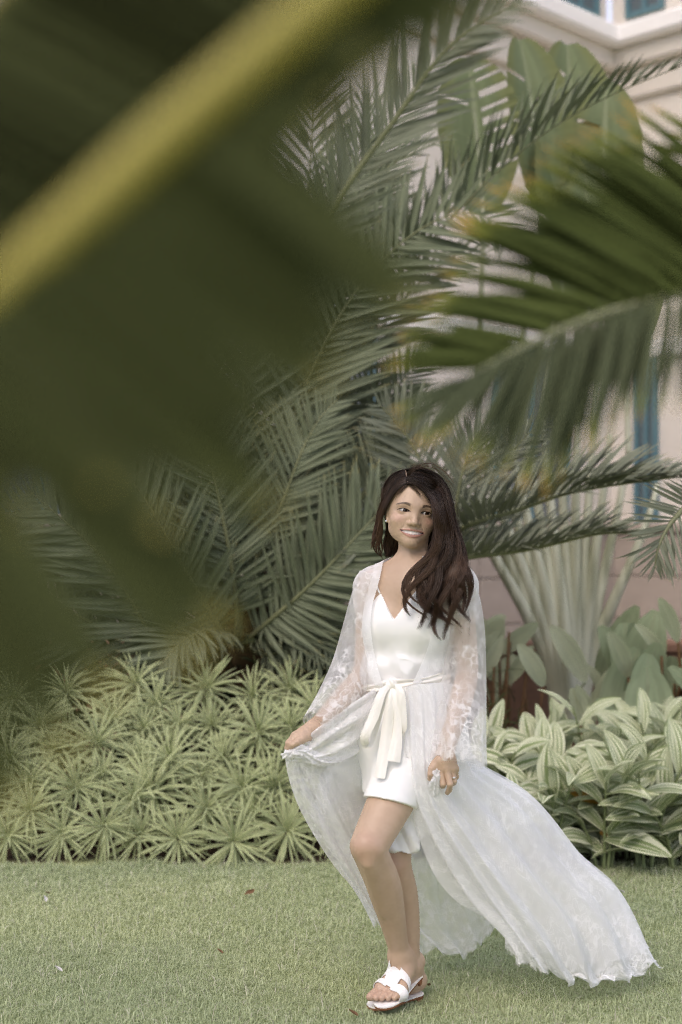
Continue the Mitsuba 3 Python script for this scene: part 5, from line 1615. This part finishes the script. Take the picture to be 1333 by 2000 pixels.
# ---- belt with its bow
ang = np.linspace(0, 2 * np.pi, 90)
cz = np.linspace(-1, 1, 7)[:, None]
ctr = W(794, 1334, 0.05)
ring = np.stack([np.cos(ang) * 0.136, np.sin(ang) * 0.119], -1)
P = np.zeros((7, 90, 3))
P[..., :2] = (ring @ np.stack([tL[:2], tF[:2]]))[None] + ctr[:2]
P[..., 2] = ctr[2] + cz * 0.0135 + 0.020 * np.cos(ang - 0.2)[None] + 0.004 * np.sin(ang * 5)[None] * cz
P[..., :2] += ((0.004 * np.sin(cz * 5 + 3 * ang[None]))[..., None] * unit(ring @ np.stack([tL[:2], tF[:2]]))[None])
belt = put('belt', mikit.ply(solid_sheet(P, 0.002), 'satin_belt', smooth=60), person, label='cream satin belt tied in a loose bow')


def ribbon(name, pts, width, face, n=40, roll=0.0, fold=0.12):
    C = spline(pts, n)
    t = unit(np.gradient(C, axis=0))
    wv = np.interp(np.linspace(0, 1, n), np.linspace(0, 1, len(width)), width)
    s = unit(np.cross(t, np.asarray(face, float) + roll * np.sin(np.linspace(0, 4, n))[:, None] * np.array([1.0, 0, 0.2])))
    nn = np.cross(s, t)
    c = np.linspace(-1, 1, 7)
    P = C[:, None] + s[:, None] * (c[None, :, None] * wv[:, None, None] / 2) + nn[:, None] * ((fold * np.cos(c * 3.0)[None] * wv[:, None] / 2)[..., None])
    put(name, mikit.ply(solid_sheet(P, 0.0018), 'satin_belt', smooth=50), belt)


k_ = W(766, 1338, -0.092)
sp = trimesh.creation.icosphere(3, 1.0)
kv = sp.vertices * np.array([0.017, 0.014, 0.018])
kv = kv * (1 + 0.16 * np.sin(kv[:, :1] * 300 + kv[:, 2:] * 160))
put('knot', mikit.ply((kv + k_, sp.faces), 'satin_belt', smooth=True), belt)
F_ = [-0.35, -1, 0.1]
ribbon('bow_loop', [k_, w(748, 1352, -.115), w(728, 1405, -.125), w(712, 1448, -.120), w(716, 1456, -.105), w(735, 1408, -.098), w(754, 1358, -.098), k_ + [0, .008, 0]], [0.012, 0.026, 0.030, 0.026, 0.026, 0.028, 0.024, 0.012], F_, 50)
ribbon('bow_loop', [k_, w(780, 1348, -.118), w(785, 1385, -.126), w(784, 1425, -.118), w(778, 1418, -.106), w(775, 1385, -.105), w(771, 1352, -.100), k_ + [0, .008, 0]], [0.012, 0.024, 0.028, 0.024, 0.024, 0.026, 0.022, 0.012], F_, 50)
ribbon('tail', [k_, w(762, 1365, -.112), w(757, 1420, -.120), w(748, 1480, -.135), w(741, 1520, -.15)], [0.014, 0.026, 0.032, 0.034, 0.034], F_, 34, 0.25, 0.2)
ribbon('tail', [k_, w(770, 1365, -.112), w(775, 1420, -.124), w(772, 1465, -.138), w(769, 1488, -.146)], [0.014, 0.024, 0.030, 0.036, 0.038], F_, 34, -0.25, 0.2)
# ================================================================ hair
CR_C, CR_R = H(0, -1.3, 2.7), np.array([7.45, 9.1, 8.9]) * 0.01


def on_head(px, py, lift=0.006):
    """Point of the sight line through a survey pixel on the cranium let out by lift (or its nearest point, past the outline)."""
    d = unit(at(px, py, 1.0) - CAM)
    r = CR_R + lift
    o, q = ((CAM - CR_C) @ HR) / r, (d @ HR) / r
    a, b, c = q @ q, o @ q, o @ o - 1
    disc = b * b - a * c
    t = (-b - math.sqrt(disc)) / a if disc > 0 else -b / a
    return CAM + d * t


def guide(pts):
    return spline([on_head(x, y) if z is None else W(x, y, z) for x, y, z in pts], 40)


sleeve_push = cone(W(900, 1130, -0.01), W(910, 1250, 0.0), 0.066, 0.080)[0]
hr_rng = np.random.default_rng(5)
strand_parts, strand_cols = [], []


def strands(guides, n, locks, wave, thick, seed, r=0.00052, tip=0.2, conv=0.6, length=(0.9, 1.0), wob=0.002, freq=(1.6, 2.6), lift_dir=None, dark=1.0, outward=True):
    """Strands between neighbouring guide curves, gathered in locks that wave more towards their tips."""
    rng = np.random.default_rng(seed)
    Gd = np.array([guide(g) for g in guides])
    S = CubicSpline(np.linspace(0, 1, len(Gd)), Gd, axis=0) if len(Gd) > 2 else None
    lock_s = (np.arange(locks) + 0.5 + rng.uniform(-0.4, 0.4, locks)) / locks
    lock_ph, lock_fr = rng.uniform(0, 2 * np.pi, locks), rng.uniform(*freq, locks)
    lock_len, lock_d = rng.uniform(*length, locks), rng.uniform(0, 1, locks)
    lock_col = rng.uniform(0.7, 1.5, locks)
    m = 24
    for i in range(n):
        l = int(rng.integers(locks))
        ds = rng.normal(0, 0.7 / locks)
        t = np.linspace(0, lock_len[l] * rng.uniform(0.93, 1.0), m)
        s_root = np.clip(lock_s[l] + ds * 1.6, 0, 1)
        s_tip = np.clip(lock_s[l] + ds * (1 - conv), 0, 1)
        s = s_root + (s_tip - s_root) * t ** 1.5
        base = np.array([S(a) for a in (0.0,)])[0] if False else None
        A = S(s) if S is not None else Gd[0][None] * (1 - s[:, None, None]) + Gd[1][None] * s[:, None, None]
        idx = np.clip(t, 0, 1) * 39
        k0 = np.minimum(idx.astype(int), 38)
        fr = (idx - k0)[:, None]
        rows = np.arange(m)
        C = A[rows, k0] * (1 - fr) + A[rows, k0 + 1] * fr
        tg = unit(np.gradient(C, axis=0))
        side = unit(np.cross(tg, [0, -1.0, 0.0]))
        nrm = np.cross(side, tg)
        nrm = nrm * np.sign(-(nrm[:, 1:2]) + 1e-9)
        amp = wave * np.clip(t - 0.30, 0, 1) ** 1.25
        w1 = amp * np.sin(2 * np.pi * lock_fr[l] * t + lock_ph[l])
        w2 = amp * 0.7 * np.cos(2 * np.pi * lock_fr[l] * t + lock_ph[l] * 1.3)
        dep = (0.35 * lock_d[l] + 0.65 * rng.uniform()) * thick * np.sin(np.pi * np.clip(t * 0.8 + 0.12, 0, 1))
        jit = wob * (meshkit.noise(np.stack([t * 5, np.full(m, i * 3.7), np.full(m, seed)], -1)) - 0.5)
        C = C + side * (w1 + jit + rng.normal(0, wob * 0.4) * t)[:, None] + nrm * (w2 * 0.6 + dep)[:, None]
        # keep outside the skull and the chest
        q = (C - CR_C) @ HR / (CR_R + 0.003)
        L = np.linalg.norm(q, axis=1, keepdims=True)
        C = np.where(L < 1, CR_C + (q / np.maximum(L, 1e-6) * (CR_R + 0.003)) @ HR.T, C)
        if outward:
            near = C[:, 2] < HO[2] - 0.08
            if near.any():
                dd = np.minimum(robe_body(C[near], C[near].mean(0), 9.0), sleeve_push(C[near]))
                push = np.maximum(0.008 - dd, 0)
                C[near, 1] -= push * 1.3
        R = r * rng.uniform(0.7, 1.3) * np.clip((1 - np.linspace(0, 1, m)) / tip, 0.25, 1)
        v, f = tube(C, R, 3, cap=False)
        strand_parts.append((v, f))
        g = lock_col[l] * rng.uniform(0.85, 1.2) * dark
        c = np.array([0.021, 0.0125, 0.0078]) * g
        tipc = np.array([0.056, 0.031, 0.018]) * g
        tt_ = np.repeat(np.linspace(0, 1, m), 3)[:, None]
        strand_cols.append(c + (tipc - c) * np.clip(tt_ * 1.3 - 0.2, 0, 1))


# image right: from the parting over the head, past her left cheek, over the shoulder and down the chest
right_mass = [
    [(797, 944, None), (820, 953, None), (836, 972, None), (845, 997, -.060), (848, 1025, -.060), (842, 1055, -.062), (828, 1083, -.065), (814, 1112, -.075), (806, 1150, -.085), (811, 1190, -.09), (816, 1218, -.095)],
    [(796, 938, None), (822, 944, None), (846, 962, None), (860, 994, -.035), (866, 1030, -.03), (861, 1066, -.04), (848, 1100, -.06), (832, 1140, -.085), (828, 1180, -.10), (838, 1210, -.10), (840, 1236, -.10)],
    [(795, 931, None), (824, 934, None), (854, 952, None), (870, 988, -.005), (877, 1030, -.005), (876, 1070, -.02), (868, 1110, -.05), (858, 1150, -.085), (858, 1195, -.105), (868, 1228, -.105), (876, 1250, -.10)],
    [(794, 924, None), (825, 925, None), (858, 943, None), (877, 980, .025), (885, 1025, .02), (890, 1070, .0), (888, 1110, -.03), (884, 1150, -.065), (884, 1195, -.09), (892, 1235, -.09), (903, 1270, -.085)],
    [(793, 917, None), (826, 917, None), (862, 936, None), (882, 972, .05), (891, 1020, .045), (898, 1066, .03), (905, 1106, .0), (906, 1140, -.04), (900, 1180, -.07), (902, 1220, -.075), (910, 1250, -.07)],
]
strands(right_mass, 4200, 24, 0.078, 0.028, 1, length=(0.80, 1.0), conv=0.42, freq=(1.6, 2.2), wob=0.004)
# behind it, filling the depth down to the shoulder
strands([[(800, 918, None), (838, 925, None), (868, 950, None), (878, 1000, .06), (880, 1050, .07), (880, 1095, .05), (880, 1140, .02), (880, 1180, -.02)],
         [(800, 915, None), (845, 922, None), (874, 950, None), (886, 1000, .07), (890, 1050, .07), (896, 1095, .05), (900, 1140, .02), (898, 1180, -.02)],
         [(805, 914, None), (850, 925, None), (876, 960, None), (850, 1040, .09), (840, 1075, .09), (845, 1105, .07), (855, 1140, .03), (865, 1180, -.03)]], 420, 12, 0.010, 0.02, 2, r=0.0012, dark=0.7)
# image left: from the parting, over the ear and down behind the shoulder
strands([[(796, 944, None), (781, 954, None), (766, 972, None), (755, 990, .03), (748, 1012, .055), (745, 1040, .07), (745, 1068, .085), (747, 1092, .105)],
         [(795, 936, None), (776, 944, None), (759, 964, None), (749, 988, .045), (743, 1012, .065), (739, 1040, .08), (736, 1064, .09), (740, 1090, .11)],
         [(794, 926, None), (772, 933, None), (754, 954, None), (746, 982, .065), (741, 1010, .08), (736, 1036, .09), (728, 1056, .09), (732, 1076, .10)],
         [(793, 917, None), (770, 924, None), (752, 944, None), (745, 975, .08), (739, 1006, .09), (735, 1032, .095), (726, 1050, .095), (722, 1062, .095)]],
        1500, 16, 0.016, 0.010, 3, length=(0.85, 1.03), conv=0.7, outward=False)
# the dark fall behind the neck
strands([[(765, 968, .09), (752, 990, .09), (754, 1020, .10), (752, 1055, .12), (750, 1095, .15)],
         [(775, 968, .10), (768, 1000, .10), (770, 1030, .12), (766, 1062, .13), (764, 1098, .15)],
         [(800, 968, .12), (790, 1010, .12), (786, 1040, .13), (778, 1070, .14), (772, 1102, .15)],
         [(830, 968, .12), (822, 1020, .12), (818, 1060, .13), (815, 1085, .14), (812, 1112, .14)],
         [(850, 975, .10), (850, 1020, .10), (848, 1060, .11), (850, 1085, .11), (856, 1115, .11)]], 520, 26, 0.006, 0.012, 4, r=0.0022, dark=0.7, outward=False)
# flyaways
strands([right_mass[2][:], right_mass[3][:], [(793, 915, None), (828, 913, None), (866, 932, None), (888, 966, .05), (898, 1020, .045), (908, 1066, .03), (918, 1106, .0), (922, 1150, -.04), (916, 1190, -.07), (916, 1230, -.075), (930, 1260, -.07)]],
        70, 60, 0.034, 0.03, 6, r=0.00030, length=(0.7, 1.05), conv=0.0, wob=0.02)
strands([[(796, 930, None), (776, 930, .03), (757, 950, .03), (742, 985, .06), (735, 1015, .08), (727, 1045, .09)], [(794, 915, None), (770, 916, .03), (750, 938, .03), (740, 975, .06), (730, 1010, .08), (718, 1040, .09)]], 24, 20, 0.02, 0.01, 7, r=0.00030, wob=0.02, outward=False)
mat('hair_brown', type='principled', base_color={'type': 'mesh_attribute', 'name': 'vertex_color'}, roughness=0.34, specular=0.24)
vh, fh = join(strand_parts)
hair = put('hair', mikit.ply((vh, fh), 'hair_brown', smooth=True, color=np.vstack(strand_cols)), person, label='long dark brown hair, parted to one side and falling in waves over one shoulder')
# the scalp's own dark undergrowth of hair
sp = trimesh.creation.icosphere(5, 1.0)
q = sp.vertices * (CR_R * 100 + 0.18) + np.array([0, -1.3, 2.7])
hl = 10.0 - (np.abs(q[:, 0] + 1.0) / 6.5) ** 3 * 4.5
keep = ((q[:, 2] > hl) | (q[:, 1] < 0.6)) & (q[:, 2] > -4.5)
ff = sp.faces[keep[sp.faces].all(1)]
mat('hair_under', type='principled', base_color=rgb(0.015, 0.009, 0.006), roughness=0.6, specular=0.2)
put('under_hair', mikit.ply((HO + (q * 0.01) @ HR.T, ff[:, ::-1]), {'type': 'twosided', 'bsdf': {'type': 'ref', 'id': 'hair_under'}}, smooth=True), hair)

part_line = np.array([on_head(x, y, 0.0115) for x, y in ((796.5, 944), (795.5, 937), (794.5, 930), (793.5, 923), (793, 917))])
put('parting', mikit.ply(tube(spline(part_line, 14), np.linspace(0.0016, 0.0007, 14), 6), 'skin', smooth=True), hair)
# soft short hairs along the hairline
strand_parts, strand_cols = [], []
strands([[(797, 943, None), (806, 950, None), (816, 960, None), (824, 972, None)], [(798, 946, None), (808, 954, None), (820, 966, None), (830, 980, None)]], 60, 50, 0.004, 0.002, 11, r=0.00025, length=(0.3, 1.0), wob=0.006, outward=False)
strands([[(795, 944, None), (786, 952, None), (776, 962, None), (768, 974, None)], [(796, 948, None), (788, 956, None), (778, 968, None), (770, 980, None)]], 60, 50, 0.004, 0.002, 12, r=0.00025, length=(0.3, 1.0), wob=0.006, outward=False)
strands([[(797, 930, None), (815, 916, .0), (845, 916, .02), (872, 940, .03), (890, 985, .05)], [(797, 930, None), (812, 908, .0), (845, 904, .02), (880, 930, .03), (902, 985, .05)]], 50, 45, 0.008, 0.006, 13, r=0.00025, length=(0.4, 1.0), wob=0.012, outward=False)
vh, fh = join(strand_parts)
put('loose_strands', mikit.ply((vh, fh), 'hair_brown', smooth=True, color=np.vstack(strand_cols) * 1.6), hair)

# ================================================================ sandals and jewellery
mat('white_leather', type='principled', base_color=rgb(0.78, 0.765, 0.74), roughness=0.42, specular=0.4)
mat('tan_edge', type='principled', base_color=rgb(0.20, 0.085, 0.040), roughness=0.5, specular=0.3)
mat('diamond', type='principled', base_color=rgb(0.9, 0.9, 0.92), roughness=0.05, metallic=0.9)
mat('silver', type='principled', base_color=rgb(0.85, 0.83, 0.80), roughness=0.15, metallic=1.0)


def sandal(name, line, side, limb, strap_at, label, drop=0.002):
    """A flat slide: sole swept along line (heel to toe), side = the foot's left, cut-out strap wrapped over the instep."""
    n = 40
    C = spline(line, n)
    t = unit(np.gradient(C, axis=0))
    s = unit(side - t * (t @ side)[:, None])
    up = np.cross(s, t)
    up = up * np.sign(up[:, 2:3])
    x = np.linspace(0, 1, n)
    wl = np.interp(x, [0, 0.03, 0.10, 0.3, 0.5, 0.72, 0.88, 0.96, 1.0], [0.006, 0.021, 0.029, 0.029, 0.031, 0.040, 0.037, 0.026, 0.008])
    wr = np.interp(x, [0, 0.03, 0.10, 0.3, 0.5, 0.72, 0.88, 0.96, 1.0], [0.006, 0.021, 0.029, 0.027, 0.030, 0.042, 0.040, 0.028, 0.008])

    def slab(z0, z1, grow, m, nm, parent, a=0, b=n):
        k = np.linspace(-1, 1, 9)
        wd = np.where(k[None] > 0, wl[a:b, None], wr[a:b, None]) + grow
        rows = [C[a:b, None] + s[a:b, None] * (k[None, :, None] * wd[..., None]) + up[a:b, None] * z for z in (z0, z1)]
        va, fa = grid_mesh(rows[1])
        vb, fb = grid_mesh(rows[0], True)
        r, c = b - a, 9
        i = np.arange(r * c).reshape(r, c)
        rim = np.r_[i[0], i[1:, -1], i[-1, -2::-1], i[-2:0:-1, 0]]
        j, mm = np.roll(rim, -1), r * c
        side_ = np.vstack([np.stack([rim, rim + mm, j], 1), np.stack([j, rim + mm, j + mm], 1)])
        tm = trimesh.Trimesh(np.vstack([va, vb]), np.vstack([fa, fb + mm, side_]), process=False)
        tm.fix_normals()
        return put(nm, mikit.ply((tm.vertices, tm.faces), m, smooth=35), parent)
    key = thing(name, label, 'sandal', 'sandals on her feet')
    slab(-0.004, 0.0, 0.0, 'white_leather', 'insole', key)
    slab(-0.010, -0.0042, -0.0008, 'tan_edge', 'outsole', key)
    slab(-0.022, -0.0102, -0.002, 'tan_edge', 'heel_block', key, 1, 9)
    # strap
    nu, nv = 61, 41
    vv = np.linspace(strap_at[0], strap_at[1], nv)
    idx = vv * (n - 1)
    k0 = idx.astype(int)
    fr = (idx - k0)[:, None]
    ip = lambda A: A[k0] * (1 - fr) + A[np.minimum(k0 + 1, n - 1)] * fr  # noqa: E731
    Cc, Ss, Uu = ip(C), ip(s), ip(up)
    a = np.linspace(-0.06, np.pi + 0.06, nu)
    D = Ss[:, None] * np.cos(a)[None, :, None] + Uu[:, None] * np.sin(a)[None, :, None]
    r = np.full((nv, nu), 0.056)
    for _ in range(40):
        Pt = (Cc[:, None] + D * r[..., None]).reshape(-1, 3)
        d = limb(Pt, Pt.mean(0), 9.0).reshape(nv, nu)
        r = np.maximum(r - np.clip(d - 0.0035, -0.004, 0.02) * 0.8, 0.004)
    wmin = np.where(np.cos(a)[None] > 0, np.interp(vv, x, wl)[:, None], np.interp(vv, x, wr)[:, None])
    r = np.maximum(r, wmin * np.abs(np.cos(a))[None] ** 4 * 0.98)
    from scipy.ndimage import gaussian_filter
    r = gaussian_filter(r, 1.6)
    Pg = Cc[:, None] + D * r[..., None]
    u = np.linspace(-1, 1, nu)[None]
    v = np.linspace(0, 1, nv)[:, None]
    solid = (v < 0.36 + 0 * u) | (v > 0.64 + 0 * u) | (np.abs(u) < 0.27)
    solid &= ~((np.abs(u) < 0.12 + 0 * v) & ((v < 0.08 - 0.0 * u) | (v > 0.92)))
    ok = solid[:-1, :-1] & solid[1:, :-1] & solid[:-1, 1:] & solid[1:, 1:]
    i = np.arange(nv * nu).reshape(nv, nu)
    f = np.stack([i[:-1, :-1], i[:-1, 1:], i[1:, 1:], i[1:, :-1]], -1)[ok]
    nn = surf_normals(Pg)
    nn = nn * np.sign(np.einsum('rci,rci->rc', nn, D))[..., None]
    top, bot = (Pg + nn * 0.0012).reshape(-1, 3), (Pg - nn * 0.0012).reshape(-1, 3)
    e = np.vstack([f[:, [0, 1]], f[:, [1, 2]], f[:, [2, 3]], f[:, [3, 0]]])
    es = np.sort(e, 1)
    _, inv, cnt = np.unique(es, axis=0, return_inverse=True, return_counts=True)
    be = e[cnt[inv.ravel()] == 1]
    m_ = nv * nu
    F = np.vstack([f[:, [0, 1, 2]], f[:, [0, 2, 3]], f[:, [0, 2, 1]] + m_, f[:, [0, 3, 2]] + m_, np.stack([be[:, 0], be[:, 0] + m_, be[:, 1]], 1), np.stack([be[:, 1], be[:, 0] + m_, be[:, 1] + m_], 1)])
    tm = trimesh.Trimesh(np.vstack([top, bot]), F, process=True)
    tm.fix_normals()
    put('strap', mikit.ply((tm.vertices, tm.faces), 'white_leather', smooth=40), key)


lineL = [heelL + np.array([0.012, 0.012, -0.022]), heelL + (ballL_in + ballL_out - 2 * heelL) / 2 * 0.42 + np.array([0, 0, -0.026]), (ballL_in + ballL_out) / 2 + np.array([0.0, 0.002, -0.0195]), (ballL_in + ballL_out) / 2 + fwdL * 0.062 + np.array([0, 0, -0.0185])]
sandal('sandal', lineL, left_of, lambda p, c, r: np.minimum(legL(p, c, r), np.minimum.reduce([f(p, c, r) for f in toe_fL])), (0.52, 0.78), 'white leather slide sandal with cut-out strap on her forward foot, heel lifted')
lineR = [heelR + np.array([0.010, 0.010, -0.026]), heelR + fR * 0.055 + np.array([0, 0, -0.026]), ballR + np.array([0, 0, -0.021]), ballR + fR * 0.062 + np.array([0, 0, -0.021])]
for q_ in lineR[1:]:
    q_[2] = max(q_[2], 0.022)
sandal('sandal', lineR, sR, lambda p, c, r: np.minimum(legR(p, c, r), np.minimum.reduce([f(p, c, r) for f in toe_fR])), (0.56, 0.86), 'white leather slide sandal mostly hidden behind the forward foot')

# ring on the ring finger, stud in the ear
rc = Z(878, 775, hb + .004)
rt = unit(Z(893, 880, hb + .004) - Z(850, 550, hb + .006))
ra = unit(np.cross(rt, [0, 1, 0]))
rb = np.cross(ra, rt)
a = np.linspace(0, 2 * np.pi, 33)
key = thing('ring', 'slim ring with a round clear stone on her ring finger', 'ring')
put('band', mikit.ply(tube(rc + (np.cos(a)[:, None] * ra + np.sin(a)[:, None] * rb) * 0.0100, 0.0009, 8, False), 'silver', smooth=True), key)
st = trimesh.creation.icosphere(1, 0.0036)
put('stone', mikit.ply((st.vertices + rc - np.array([0, 0.0125, 0]), st.faces), 'diamond'), key)
key = thing('earring', 'small sparkling stud earring on her ear', 'earring')
ec = H(-7.15, 0.35, -3.75)
st = trimesh.creation.icosphere(1, 0.0042)
put('stone', mikit.ply((st.vertices + ec, st.faces), 'diamond'), key)
put('post', mikit.ply(tube(np.array([ec, H(-6.4, 0.2, -3.7)]), 0.0008, 6), 'silver', smooth=True), key)
